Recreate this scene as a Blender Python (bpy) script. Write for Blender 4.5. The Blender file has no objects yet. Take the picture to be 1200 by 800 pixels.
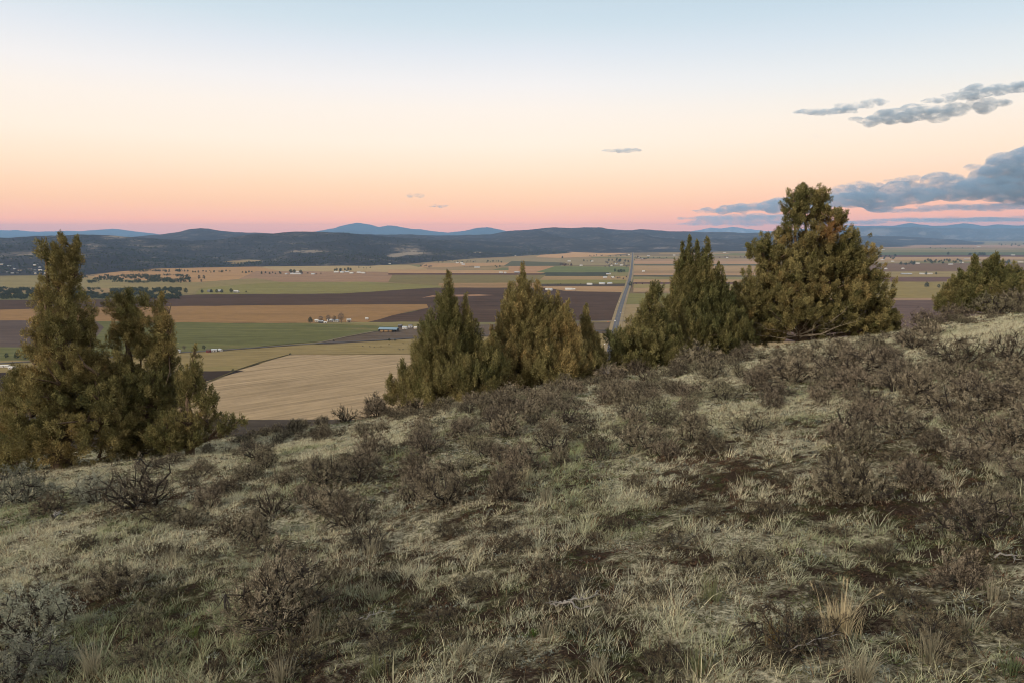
import bpy, math, numpy as np
from mathutils import Vector
R = math.radians
rngG = np.random.default_rng(7)
scene = bpy.context.scene
COL = scene.collection

# ------------------------------------------------------------------ camera maths
EYE = 210.0                      # eye height above the valley floor
PIT = math.atan(125 / 800.0)     # the camera looks 8.9 degrees down
F = 800.0                        # focal length in units of a 1200 px wide frame (24 mm)

def drop_at(py, Y, px=600):
    return Y * math.tan(PIT + math.atan((py - 400) / F))
def ray(px, py):
    u = (px - 600) / F; v = (py - 400) / F
    return np.array([u, math.cos(PIT) - v * math.sin(PIT), -math.sin(PIT) - v * math.cos(PIT)])
def V(px, py, z=0.0):            # a point of the valley floor
    r = ray(px, py)
    t = (EYE - z) / -r[2]
    return np.array([r[0] * t, r[1] * t, z])
def elev_at(px, py, D):          # point at forward distance D on this ray
    r = ray(px, py); t = D / r[1]
    return np.array([r[0] * t, D, EYE + r[2] * t])

# ------------------------------------------------------------------ noise
_T = np.random.default_rng(99).random((256, 256))
def vnoise(x, y, s=0):
    x = np.asarray(x, float) + s * 17.31; y = np.asarray(y, float) + s * 9.77
    ix = np.floor(x).astype(np.int64); iy = np.floor(y).astype(np.int64)
    fx = x - ix; fy = y - iy
    fx = fx * fx * (3 - 2 * fx); fy = fy * fy * (3 - 2 * fy)
    a = _T[ix & 255, iy & 255]; b = _T[(ix + 1) & 255, iy & 255]
    c = _T[ix & 255, (iy + 1) & 255]; d = _T[(ix + 1) & 255, (iy + 1) & 255]
    return (a * (1 - fx) + b * fx) * (1 - fy) + (c * (1 - fx) + d * fx) * fy
def fbm(x, y, o=4, s=0):
    t = 0; a = 0.5
    for k in range(o):
        t = t + a * (vnoise(x * 2**k, y * 2**k, s + k * 3) - 0.5) * 2; a *= 0.5
    return t

def softmax0(x, k):
    return 0.5 * (x + np.sqrt(x * x + k * k))

# the hillside the camera stands on
def hill_z(X, Y, fine=True):
    X = np.asarray(X, float); Y = np.asarray(Y, float)
    Xe = 90 * np.tanh(X / 90); Ye = np.where(Y < 0, 60 * np.tanh(Y / 60), Y)
    drop = 1.78 + 0.158 * Ye - np.where(Xe < 0, 0.144, 0.130) * Xe
    Yc = 27.5 + 0.13 * np.clip(X, -60, 80)
    e = np.clip(Y - Yc, 0, None)
    sl = 0.42
    k = 0.012; e1 = sl / (2 * k)
    drop = drop + np.where(e < e1, k * e * e, k * e1 * e1 + sl * (e - e1))
    # the brow of the hill bulges and dips along its length
    w_ = np.clip((Y - 8) / 16, 0, 1); w_ = w_ * w_ * (3 - 2 * w_)
    drop = drop + np.interp(X / np.maximum(Y, 1), [-0.9, -0.78, -0.65, -0.52, -0.40, -0.26, -0.17, -0.07, 0.06, 0.20, 0.35, 0.50, 0.62, 0.8],
                            [-0.004, -0.002, 0.008, 0.019, 0.029, 0.029, 0.023, 0.012, 0.006, 0.005, -0.003, -0.002, -0.007, -0.006]) * np.minimum(Y, 40) * w_
    left = np.clip(-X - 34, 0, None); drop = drop + 0.010 * np.minimum(left, 20) ** 2 + 0.3 * np.clip(left - 20, 0, None)
    near = 1.0 / (1 + (np.hypot(X, Y) / 90) ** 2)
    drop = drop - 0.34 * fbm(X / 7.0, Y / 7.0, 3, 1) * np.clip(np.hypot(X, Y) / 8, 0.12, 1)
    drop = drop - 0.13 * fbm(X / 1.7, Y / 1.7, 4, 4)
    if fine:
        drop = drop - 0.055 * near * fbm(X / 0.42, Y / 0.42, 3, 8)
    z = EYE - drop
    return 0.5 * (z - 2 + np.sqrt((z + 2) ** 2 + 400)) - 3.0 - 5.0 if False else np.maximum(z, -6.0)

_TT = np.concatenate([np.arange(1.0, 12, 0.04), np.arange(12, 90, 0.12)])
def on_hill(px, py):             # where a ray through a point of the photo meets the hillside
    r = ray(px, py); P = r[None] * _TT[:, None]
    f = EYE + P[:, 2] - hill_z(P[:, 0], P[:, 1]); i = int(np.argmax(f <= 0))
    if f[i] > 0:                 # the ray clears the brow: stand just behind it
        m = (_TT > 15) & (_TT < 36); i = int(np.argmin(np.where(m, f / _TT, 9))); p = r * _TT[i]; return p[0], p[1], float(hill_z(p[0], p[1]))
    t = _TT[i - 1] + (_TT[i] - _TT[i - 1]) * f[i - 1] / (f[i - 1] - f[i]) if i > 0 and f[i] <= 0 else _TT[i]
    p = r * t
    return p[0], p[1], float(hill_z(p[0], p[1]))
def hill_col(px, Y):             # the point of the hillside at forward distance Y seen in column px
    X = (px - 600) / F * Y
    for i in range(6):
        d = EYE - float(hill_z(X, Y))
        X = (px - 600) / F * (Y * math.cos(PIT) + d * math.sin(PIT))
    return X, Y, float(hill_z(X, Y))

# ------------------------------------------------------------------ scene helpers
def tag(o, label=None, cat=None, group=None, kind=None):
    if label: o['label'] = label
    if cat: o['category'] = cat
    if group: o['group'] = group
    if kind: o['kind'] = kind
    return o
def empty(name, loc, rz=0):
    o = bpy.data.objects.new(name, None); COL.objects.link(o)
    o.location = loc; o.rotation_euler = (0, 0, rz); o.empty_display_size = 0.2
    return o
def link(name, me, parent=None, loc=None):
    o = bpy.data.objects.new(name, me); COL.objects.link(o)
    if parent: o.parent = parent
    if loc is not None: o.location = loc
    return o
def npmesh(name, v, faces, mats, mi=None, col=None, val=None, smooth=False):
    """faces: list of (M,k) int arrays"""
    me = bpy.data.meshes.new(name)
    v = np.asarray(v, np.float32)
    if isinstance(faces, np.ndarray): faces = [faces]
    faces = [f for f in faces if len(f)]
    me.vertices.add(len(v)); me.vertices.foreach_set('co', v.ravel())
    loops = np.concatenate([f.ravel() for f in faces]).astype(np.int32)
    tot = np.concatenate([np.full(len(f), f.shape[1], np.int32) for f in faces])
    start = np.concatenate([[0], np.cumsum(tot)[:-1]]).astype(np.int32)
    me.loops.add(len(loops)); me.loops.foreach_set('vertex_index', loops)
    me.polygons.add(len(tot)); me.polygons.foreach_set('loop_start', start)
    me.polygons.foreach_set('loop_total', tot)
    if mi is not None: me.polygons.foreach_set('material_index', np.asarray(mi, np.int32))
    if smooth: me.polygons.foreach_set('use_smooth', np.ones(len(tot), bool))
    me.update(calc_edges=True)
    for m in (mats if isinstance(mats, (list, tuple)) else [mats]): me.materials.append(m)
    if col is not None:
        a = me.attributes.new('tint', 'FLOAT_COLOR', 'POINT')
        c = np.ones((len(v), 4), np.float32); c[:, :3] = col
        a.data.foreach_set('color', c.ravel())
    if val is not None:
        a = me.attributes.new('val', 'FLOAT', 'POINT')
        a.data.foreach_set('value', np.asarray(val, np.float32).ravel())
    return me

class MB:                        # collects vertices and faces of one mesh
    def __init__(s): s.v = []; s.f = []; s.m = []
    def poly(s, pts, faces, m=0):
        b = len(s.v); s.v += [tuple(p) for p in pts]
        for f in faces: s.f.append([b + i for i in f]); s.m.append(m)
    def box(s, x0, x1, y0, y1, z0, z1, m=0):
        s.poly([(x0,y0,z0),(x1,y0,z0),(x1,y1,z0),(x0,y1,z0),(x0,y0,z1),(x1,y0,z1),(x1,y1,z1),(x0,y1,z1)],
               [(3,2,1,0),(4,5,6,7),(0,1,5,4),(1,2,6,5),(2,3,7,6),(3,0,4,7)], m)
    def gable(s, x0, x1, y0, y1, z0, z1, m=0, t=0.0):    # a pitched roof, ridge along x
        ym = (y0 + y1) / 2
        s.poly([(x0,y0,z0),(x1,y0,z0),(x1,y1,z0),(x0,y1,z0),(x0,ym,z1),(x1,ym,z1)],
               [(3,2,1,0),(0,1,5,4),(2,3,4,5),(0,4,3),(1,2,5)], m)
    def mesh(s, name, mats):
        me = bpy.data.meshes.new(name); me.from_pydata(s.v, [], s.f)
        for m in (mats if isinstance(mats, (list, tuple)) else [mats]): me.materials.append(m)
        me.polygons.foreach_set('material_index', s.m); me.update()
        return me

def tubes(lines, sides=5):
    """lines: list of (points (n,3), radii (n,)); returns verts, quads"""
    vs, fs = [], []; base = 0
    ang = np.arange(sides) * 2 * math.pi / sides
    for P, rad in lines:
        P = np.asarray(P, float); rad = np.asarray(rad, float); n = len(P)
        T = np.gradient(P, axis=0); T /= np.linalg.norm(T, axis=1)[:, None] + 1e-9
        ref = np.array([0.31, 0.87, 0.21]); ref = np.where(np.abs(T @ ref)[:, None] > 0.93, np.array([[1.0, 0, 0]]), ref[None])
        A = np.cross(T, ref); A /= np.linalg.norm(A, axis=1)[:, None] + 1e-9
        B = np.cross(T, A)
        ring = P[:, None] + rad[:, None, None] * (A[:, None] * np.cos(ang)[None, :, None] + B[:, None] * np.sin(ang)[None, :, None])
        vs.append(ring.reshape(-1, 3))
        i = np.arange(n - 1)[:, None] * sides; j = np.arange(sides)[None]; j2 = (j + 1) % sides
        q = np.stack([i + j, i + j2, i + sides + j2, i + sides + j], -1).reshape(-1, 4) + base
        fs.append(q); base += n * sides
    return np.concatenate(vs), np.concatenate(fs)

def blades(base, direc, length, width, rng, bend=0.0):
    """one quad per blade (a narrow leaf)"""
    n = len(base)
    d = direc / (np.linalg.norm(direc, axis=1)[:, None] + 1e-9)
    r = rng.normal(size=(n, 3)); s = np.cross(d, r); s /= np.linalg.norm(s, axis=1)[:, None] + 1e-9
    w = (width * 0.5)[:, None] * s; L = length[:, None] * d
    v = np.stack([base - w * 0.6, base + w * 0.6, base + L * 0.62 + w, base + L, base + L * 0.55 - w], 1)
    q = np.arange(n)[:, None] * 5 + np.arange(5)[None]
    return v.reshape(-1, 3), q

# ------------------------------------------------------------------ materials
def lin(c):
    c = np.asarray(c, float) / 255
    return tuple(np.where(c <= 0.04045, c / 12.92, ((c + 0.055) / 1.055) ** 2.4))
def mat(name):
    m = bpy.data.materials.new(name); m.use_nodes = True
    nt = m.node_tree; nt.nodes.clear()
    return m, nt, nt.nodes, nt.links
def N(nt, t, **k):
    n = nt.nodes.new(t)
    for a, b in k.items(): setattr(n, a, b)
    return n
def rgba(c): return (c[0], c[1], c[2], 1)
def ramp(nt, fac, stops, interp='LINEAR'):
    n = N(nt, 'ShaderNodeValToRGB'); n.color_ramp.interpolation = interp
    e = n.color_ramp.elements
    while len(e) < len(stops): e.new(0.5)
    for i, (p, c) in enumerate(stops): e[i].position = p; e[i].color = rgba(c)
    if fac is not None: nt.links.new(fac, n.inputs[0])
    return n.outputs[0]
def noise(nt, vec, scale, detail=4, rough=0.55, dist=0.0):
    n = N(nt, 'ShaderNodeTexNoise'); n.inputs['Scale'].default_value = scale
    n.inputs['Detail'].default_value = detail; n.inputs['Roughness'].default_value = rough
    n.inputs['Distortion'].default_value = dist
    if vec is not None: nt.links.new(vec, n.inputs['Vector'])
    return n.outputs[0]
def mapping(nt, vec, scale=(1,1,1), rot=(0,0,0), loc=(0,0,0)):
    n = N(nt, 'ShaderNodeMapping'); n.inputs['Scale'].default_value = scale
    n.inputs['Rotation'].default_value = rot; n.inputs['Location'].default_value = loc
    nt.links.new(vec, n.inputs['Vector']); return n.outputs[0]
def mixc(nt, f, a, b, blend='MIX'):
    n = N(nt, 'ShaderNodeMix', data_type='RGBA', blend_type=blend)
    for s, v in ((n.inputs[0], f), (n.inputs[6], a), (n.inputs[7], b)):
        if isinstance(v, bpy.types.NodeSocket): nt.links.new(v, s)
        elif isinstance(v, (int, float)): s.default_value = v
        else: s.default_value = rgba(v)
    return n.outputs[2]
def math_(nt, op, a, b=0.0, clamp=False):
    n = N(nt, 'ShaderNodeMath', operation=op); n.use_clamp = clamp
    for s, v in ((n.inputs[0], a), (n.inputs[1], b)):
        if isinstance(v, bpy.types.NodeSocket): nt.links.new(v, s)
        else: s.default_value = v
    return n.outputs[0]
def finish(m, nt, colour, rough=0.9, spec=0.15, transl=0.0, bump=None, bstr=0.3, bdist=0.02):
    p = N(nt, 'ShaderNodeBsdfPrincipled'); out = N(nt, 'ShaderNodeOutputMaterial')
    if isinstance(colour, bpy.types.NodeSocket): nt.links.new(colour, p.inputs['Base Color'])
    else: p.inputs['Base Color'].default_value = rgba(colour)
    p.inputs['Roughness'].default_value = rough; p.inputs['Specular IOR Level'].default_value = spec
    if bump is not None:
        b = N(nt, 'ShaderNodeBump'); b.inputs['Strength'].default_value = bstr; b.inputs['Distance'].default_value = bdist
        nt.links.new(bump, b.inputs['Height']); nt.links.new(b.outputs[0], p.inputs['Normal'])
    if transl > 0:
        t = N(nt, 'ShaderNodeBsdfTranslucent'); x = N(nt, 'ShaderNodeMixShader'); x.inputs[0].default_value = transl
        if isinstance(colour, bpy.types.NodeSocket): nt.links.new(colour, t.inputs[0])
        else: t.inputs[0].default_value = rgba(colour)
        nt.links.new(p.outputs[0], x.inputs[1]); nt.links.new(t.outputs[0], x.inputs[2]); nt.links.new(x.outputs[0], out.inputs[0])
    else: nt.links.new(p.outputs[0], out.inputs[0])
    return m
def geo(nt): return N(nt, 'ShaderNodeNewGeometry').outputs['Position']
def simple(name, c, var=0.15, scale=1.0, rough=0.85):
    m, nt, _, _ = mat(name)
    n = noise(nt, geo(nt), scale, 3)
    a = tuple(x * (1 - var) for x in c); b = tuple(min(1, x * (1 + var)) for x in c)
    return finish(m, nt, ramp(nt, n, [(0.3, a), (0.7, b)]), rough)
def tint_mat(name, transl=0.2, rough=0.85, gain=None):
    m, nt, _, _ = mat(name)
    a = N(nt, 'ShaderNodeAttribute', attribute_name='tint'); c = a.outputs['Color']
    if gain:                      # whole-plant colour variation between copies
        oi = N(nt, 'ShaderNodeObjectInfo')
        g = ramp(nt, oi.outputs['Random'], gain)
        c = mixc(nt, 1.0, c, g, 'MULTIPLY')
    return finish(m, nt, c, rough, 0.1, transl)

# ------------------------------------------------------------------ world, sun, camera
SUN_EL, SUN_AZ = R(27), R(228)      # low, behind the camera and a little to the left (azimuth clockwise from +Y)
SUN_STR = 2.7
def make_world():
    w = bpy.data.worlds.new("World"); scene.world = w; w.use_nodes = True
    nt = w.node_tree; nt.nodes.clear()
    tc = N(nt, 'ShaderNodeTexCoord'); sep = N(nt, 'ShaderNodeSeparateXYZ')
    nt.links.new(tc.outputs['Generated'], sep.inputs[0])
    el = math_(nt, 'DIVIDE', math_(nt, 'ARCSINE', sep.outputs[2]), math.pi / 2)
    d = 1 / 90.0
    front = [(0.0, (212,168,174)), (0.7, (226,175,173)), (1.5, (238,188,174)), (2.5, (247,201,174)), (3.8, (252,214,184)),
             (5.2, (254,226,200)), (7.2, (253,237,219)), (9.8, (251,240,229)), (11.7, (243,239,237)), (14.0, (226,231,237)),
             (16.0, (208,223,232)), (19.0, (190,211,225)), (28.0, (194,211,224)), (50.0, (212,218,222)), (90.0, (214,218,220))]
    HZD, TOPZ = 2.7e-5, 720.0     # the haze lies in front of the low sky: the sky behind it is that much clearer
    def clear(e, c):
        p = min(50000.0, TOPZ / max(math.tan(R(e)), 1e-3)); T = math.exp(-HZD * p); J = np.array([0.20, 0.33, 0.50])
        return tuple(np.clip((np.array(lin(c)) - J * (1 - T)) / T, 0.02, 4) / 2.0)
    frontc = ramp(nt, el, [(e * d, clear(e, c)) for e, c in front])
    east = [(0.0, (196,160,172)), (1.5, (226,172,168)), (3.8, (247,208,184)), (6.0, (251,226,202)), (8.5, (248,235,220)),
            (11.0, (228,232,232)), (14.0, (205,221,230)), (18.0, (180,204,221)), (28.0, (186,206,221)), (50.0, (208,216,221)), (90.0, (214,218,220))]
    eastc = ramp(nt, el, [(e * d, clear(e, c)) for e, c in east])
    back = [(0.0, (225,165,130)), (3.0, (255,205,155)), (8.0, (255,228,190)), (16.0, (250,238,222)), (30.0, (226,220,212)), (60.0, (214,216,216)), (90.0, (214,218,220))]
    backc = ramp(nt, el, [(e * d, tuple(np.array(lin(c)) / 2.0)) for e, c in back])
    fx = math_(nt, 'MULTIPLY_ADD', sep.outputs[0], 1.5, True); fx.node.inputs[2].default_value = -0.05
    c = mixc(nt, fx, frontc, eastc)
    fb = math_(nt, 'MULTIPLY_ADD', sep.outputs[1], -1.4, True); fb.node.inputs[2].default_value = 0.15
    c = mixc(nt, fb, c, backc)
    # thin streaks of high haze
    st = noise(nt, mapping(nt, tc.outputs['Generated'], (1.2, 1.2, 14)), 2.2, 3)
    c = mixc(nt, math_(nt, 'MULTIPLY', math_(nt, 'SUBTRACT', st, 0.5), 0.16), c, (0.5, 0.46, 0.43))
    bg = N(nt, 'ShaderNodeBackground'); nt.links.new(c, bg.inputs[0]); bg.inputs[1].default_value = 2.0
    sky = N(nt, 'ShaderNodeTexSky', sky_type='NISHITA'); sky.sun_disc = False
    sky.sun_elevation = SUN_EL; sky.sun_rotation = SUN_AZ
    bg2 = N(nt, 'ShaderNodeBackground'); nt.links.new(sky.outputs[0], bg2.inputs[0]); bg2.inputs[1].default_value = 0.008
    ad = N(nt, 'ShaderNodeAddShader'); nt.links.new(bg.outputs[0], ad.inputs[0]); nt.links.new(bg2.outputs[0], ad.inputs[1])
    out = N(nt, 'ShaderNodeOutputWorld'); nt.links.new(ad.outputs[0], out.inputs[0])
    w.cycles.sampling_method = 'MANUAL'; w.cycles.sample_map_resolution = 512
make_world()
sl = bpy.data.lights.new('sun', 'SUN'); sl.energy = SUN_STR; sl.angle = R(6); sl.color = (1.0, 0.87, 0.70)
so = bpy.data.objects.new('sun', sl); COL.objects.link(so)
sd = Vector((math.sin(SUN_AZ) * math.cos(SUN_EL), math.cos(SUN_AZ) * math.cos(SUN_EL), math.sin(SUN_EL)))
so.rotation_euler = sd.to_track_quat('Z', 'Y').to_euler(); so.location = (0, -20, EYE + 30)

cam = bpy.data.cameras.new('camera'); cam.lens = 24; cam.sensor_width = 36; cam.clip_start = 0.1; cam.clip_end = 300000
co = bpy.data.objects.new('camera', cam); COL.objects.link(co)
co.location = (0, 0, EYE); co.rotation_euler = (math.pi / 2 - PIT, 0, 0); scene.camera = co
vs = scene.view_settings
vs.view_transform = 'Standard'; vs.look = 'None'; vs.exposure = 0.0; vs.gamma = 1.0; vs.use_curve_mapping = False
cy = scene.cycles
cy.use_denoising = True; cy.denoiser = 'OPENIMAGEDENOISE'; cy.denoising_prefilter = 'ACCURATE'
cy.max_bounces = 5; cy.diffuse_bounces = 3; cy.glossy_bounces = 1; cy.transmission_bounces = 3
cy.volume_bounces = 1; cy.transparent_max_bounces = 8
cy.use_adaptive_sampling = True; cy.adaptive_threshold = 0.02
cy.pixel_filter_type = 'BLACKMAN_HARRIS'; cy.filter_width = 1.05
cy.volume_step_rate = 1.0; cy.volume_max_steps = 160

# ------------------------------------------------------------------ valley ground and fields
DEHAZE = 0.70
def fieldmat(name, c, stripe=0.12, rot=0.0, patch=0.12, sc=1.0, alt=None, altf=0.5):
    m, nt, _, _ = mat(name)
    c = np.array(lin(c)) * DEHAZE
    p = mapping(nt, geo(nt), (1,1,1), (0, 0, rot))
    n1 = noise(nt, mapping(nt, p, (0.45, 1.5, 1)), 0.0055 * sc, 5, 0.66)
    n2 = noise(nt, mapping(nt, p, (0.0022, 0.11, 1)), 1.0 * sc, 4, 0.7)
    n3 = noise(nt, mapping(nt, p, (0.35, 1, 1)), 0.06, 4, 0.75)
    c2 = np.array(lin(alt)) * DEHAZE if alt else c * (1 + patch)
    col = ramp(nt, n1, [(0.36, tuple(c * (1 - patch))), (0.5, tuple(c)), (0.60, tuple(c)), (0.74, tuple(c2))])
    s = ramp(nt, n2, [(0.32, (1 - stripe * 1.5,) * 3), (0.68, (1 + stripe * 1.5,) * 3)])
    col = mixc(nt, 1.0, col, s, 'MULTIPLY')
    s2 = ramp(nt, n3, [(0.25, (0.8,) * 3), (0.75, (1.2,) * 3)])
    col = mixc(nt, 1.0, col, s2, 'MULTIPLY')
    return finish(m, nt, col, 1.0, 0.0)

def valley_mat():
    m, nt, _, _ = mat('valley_ground_mix')
    p = mapping(nt, geo(nt), (1,1,1), (0, 0, R(9.5)))
    sp = N(nt, 'ShaderNodeSeparateXYZ'); nt.links.new(p, sp.inputs[0])
    # each farm plot a flat cell, 400 m wide and 180 m deep, rows offset
    row = math_(nt, 'FLOOR', math_(nt, 'DIVIDE', sp.outputs[1], 310.0))
    ox = math_(nt, 'MULTIPLY', math_(nt, 'FRACT', math_(nt, 'MULTIPLY', row, 0.618)), 900.0)
    colx = math_(nt, 'FLOOR', math_(nt, 'DIVIDE', math_(nt, 'ADD', sp.outputs[0], ox), 760.0))
    cb = N(nt, 'ShaderNodeCombineXYZ'); nt.links.new(colx, cb.inputs[0]); nt.links.new(row, cb.inputs[1])
    wn = N(nt, 'ShaderNodeTexWhiteNoise', noise_dimensions='3D'); nt.links.new(cb.outputs[0], wn.inputs['Vector'])
    L = lambda c: tuple(np.array(lin(c)) * DEHAZE)
    plots = ramp(nt, wn.outputs[0], [(0.0, L((176,146,112))), (0.16, L((150,136,92))), (0.3, L((192,154,110))), (0.42, L((118,98,86))),
                                     (0.52, L((160,132,96))), (0.64, L((120,124,84))), (0.74, L((172,150,106))), (0.84, L((140,112,96))), (0.93, L((186,158,122)))], 'CONSTANT')
    n1 = noise(nt, p, 0.002, 5, 0.6)
    grad = ramp(nt, n1, [(0.35, L((150,124,98))), (0.5, L((160,142,100))), (0.65, L((132,122,88)))])
    c = mixc(nt, 0.42, plots, grad)
    n2 = noise(nt, mapping(nt, p, (0.004, 0.05, 1)), 1.0, 4, 0.65)
    c = mixc(nt, 1.0, c, ramp(nt, n2, [(0.3, (0.86,)*3), (0.7, (1.12,)*3)]), 'MULTIPLY')
    return finish(m, nt, c, 1.0, 0.0)

g = MB(); S = 90000.0
g.poly([(-S, -20000, 0), (S, -20000, 0), (S, S, 0), (-S, S, 0)], [(0, 1, 2, 3)])
tag(link('valley_floor', g.mesh('valley_floor', valley_mat())), 'wide farmed valley floor reaching to the hills', 'valley', kind='structure')

NF = [0]
def field(pts, c, label, stripe=0.12, rot=0.0, patch=0.12, jit=1.0, alt=None, name='field', z=None):
    NF[0] += 1
    P = []
    rg = np.random.default_rng(1000 + NF[0])
    n = len(pts)
    for i in range(n):
        a = np.array(pts[i], float); b = np.array(pts[(i + 1) % n], float)
        A = V(*a); B = V(*b)
        k = max(1, min(14, int(np.linalg.norm(a - b) / 16)))
        for j in range(k):
            q = A + (B - A) * j / k
            if 0 < j: q = q + np.array([rg.normal(), rg.normal(), 0]) * jit * np.linalg.norm(q) / 500
            P.append(q)
    P = np.array(P); zz = (0.05 + 0.03 * NF[0]) if z is None else z
    P[:, 2] = zz
    mb = MB(); mb.poly(P, [tuple(range(len(P)))])
    o = link(name, mb.mesh(name, fieldmat(name + '_soil', c, stripe, rot, patch, alt=alt)))
    return tag(o, label, name.replace('_', ' '), kind='structure')
D90 = 0.0
# far strips first, near ones last
field([(628,301.5),(642,294.5),(690,295),(737,297),(702,300.5),(655,302.5)], (212,168,124), 'pale orange stubble field at the foot of the middle hills')
field([(540,303.5),(600,303),(628,302.5),(720,304),(735,306),(735,311),(500,312)], (166,146,112), 'pale strip of pasture behind the middle farms')
field([(498,309),(600,308),(605,311),(490,314)], (196,156,116), 'orange tan strip behind the middle farms')
field([(600,306),(662,308),(657,312),(590,312)], (112,108,86), 'dark green strip beside the village')
field([(310,312),(480,311),(500,315),(500,320),(300,318)], (190,164,122), 'pale yellow strip behind the farm rows', alt=(172,150,104))
field([(150,316),(300,312.5),(330,318),(300,326),(230,331),(120,329),(110,323)], (190,150,108), 'orange tan field in front of the left hills', alt=(200,166,120))
field([(300,318),(500,319),(500,331),(425,331),(320,331),(280,327)], (170,136,108), 'pinkish tan field in front of the farm rows')
field([(455,316),(600,317),(640,320),(640,322),(455,321)], (196,158,118), 'orange tan strip between the farm rows')
field([(455,320.5),(640,320.5),(640,322.3),(455,322.3)], (110,78,66), 'thin maroon ploughed strip', patch=0.05)
field([(596,312.3),(650,312.3),(628,320),(596,320)], (190,148,112), 'orange tan plot left of the green one')
field([(650,312.3),(737,312.8),(737,319.3),(628,319.3)], (126,130,86), 'green pasture beside the straight road', alt=(136,142,90))
field([(640,319.3),(714,319.3),(712,323.8),(628,323.8)], (88,88,72), 'dark strip under the green pasture')
field([(714,319.5),(737,319.5),(736,324),(712,324)], (152,140,96), 'small olive plot beside the straight road')
field([(628,323.8),(737,323.8),(736,328.2),(620,328.2)], (178,148,108), 'tan strip left of the straight road')
field([(460,322.3),(640,322.3),(632,328.5),(640,333),(520,336),(455,331)], (140,124,84), 'olive brown pasture behind the dark ploughland', alt=(116,118,78))
field([(515,332.3),(625,331.5),(640,337.6),(512,337.6)], (172,138,100), 'tan strip behind the dark ploughland')
field([(632,328.2),(736,328.2),(735.5,332.6),(632,333.2)], (146,136,84), 'olive yellow strip left of the straight road')
field([(634,333),(735,332.8),(734.5,336),(634,336)], (98,84,72), 'brown strip left of the straight road')
field([(634,336),(735,336),(733,342.8),(640,341.5)], (186,150,112), 'orange tan strip above the dark ploughland', alt=(150,130,92))
field([(0,325.5),(95,326.5),(230,331),(225,337),(180,338),(0,338)], (158,142,100), 'pale meadow between the woods on the left', alt=(176,148,110))
field([(120,330.5),(235,331),(300,326.5),(330,331),(236,338),(226,344),(190,346),(160,342)], (158,140,98), 'tan meadow beside the left woods', alt=(140,134,84))
field([(236,338),(280,334),(322,331),(430,330.5),(518,335.3),(516,337.8),(480,340),(400,344.6),(228,346)], (148,138,88), 'long yellow green field behind the dark ploughland', alt=(156,146,92), rot=R(4))
field([(0,352),(150,351),(190,348.5),(230,345.5),(400,344.4),(480,339.2),(510,337.5),(640,337.6),(664,341.6),(731,343),(723,361),(716.5,376),(480,378.5),(428,378.6),(460,370),(502,361),(500,357.4),(200,359.3),(0,363.5)],
      (96,76,64), 'long dark brown ploughed field across the valley', stripe=0.16, rot=R(3), alt=(110,90,74))
field([(494,349.5),(508,346.3),(560,345.4),(579,346.4),(545,347.8),(505,348.2)], (182,142,112), 'pale sliver inside the dark ploughed field')
field([(0,363.5),(60,362),(200,359.3),(400,357.5),(500,357),(502,361),(460,370),(428,378.6),(200,378.6),(110,376.5),(0,376)], (164,128,88), 'orange stubble field behind the green one', stripe=0.07, rot=R(2), alt=(174,136,96))
field([(0,376),(112,376.3),(122,384),(104,407),(0,407)], (108,92,84), 'grey brown ploughed field at the left edge')
field([(112,376.6),(200,378.4),(340,379),(475,379),(470,383),(440,389),(380,400),(330,404),(240,411.5),(110,421),(0,423),(0,407),(104,407),(122,384)], (116,114,74), 'green winter crop field with tan tracks', stripe=0.16, rot=R(5), alt=(142,126,88))
field([(340,379.5),(470,377.5),(540,378),(545,381),(474,384),(400,380.6)], (146,134,92), 'grassy yard strip beside the bare trees')
field([(474,383.5),(545,381),(720,378),(712,392),(560,396),(470,399),(380,403.5),(372,402),(440,389.3)], (118,102,88), 'grey brown farmyard ground by the long barn', alt=(136,120,100), patch=0.2)
field([(0,423),(110,421),(240,411.5),(330,405),(380,404),(480,398),(712,391),(716,376.5),(718,414),(338,417),(276,435),(235,437),(0,437)], (158,138,96), 'dry tan pasture with grazing cattle', alt=(140,130,84), rot=R(-10), stripe=0.08)
field([(338,416.2),(480,415.6),(712,413),(706,440),(700,493),(330,493.5),(160,493),(236,449),(277,434.8)], (182,157,124), 'large pale harvested field below the hill', stripe=0.17, rot=R(-38), alt=(190,165,132), patch=0.08)
field([(0,437),(288,434.4),(236,449),(160,493),(0,481)], (74,62,54), 'dark ploughed field behind the left junipers', alt=(82,70,66))
field([(0,481),(160,492),(700,492),(700,640),(0,640)], (84,74,64), 'dark brown strip at the foot of the hill')
# right of the road
field([(722,376),(727,361),(733,345),(800,343),(870,343),(880,420),(745,460),(707,430),(716,400)], (166,144,108), 'tan pasture right of the straight road', alt=(148,138,88))
field([(736,344.5),(790,344.5),(780,357),(733,357)], (140,132,84), 'olive pasture right of the straight road')
for k,(y0,y1,c) in enumerate([(304,306.4,(182,148,116)),(306.4,309.6,(196,156,122)),(309.6,311.6,(118,112,90)),(311.6,317.6,(186,154,116)),(317.6,320.6,(170,140,106)),
                              (320.6,323,(192,154,118)),(323,324.6,(108,98,80)),(324.6,328,(150,138,96)),(328,331,(188,154,112)),(331,333.4,(122,92,80)),(333.4,338,(164,146,98)),(338,343.5,(178,148,112))]):
    field([(742.5,y0),(900,y0+0.3),(905,y1+0.3),(742,y1)], c, 'thin farmed strip right of the straight road, ' + ['pale tan','salmon tan','dark green','warm tan','dull tan','orange tan','dark olive','light olive','golden tan','maroon brown','yellow olive','sandy tan'][k])
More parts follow.
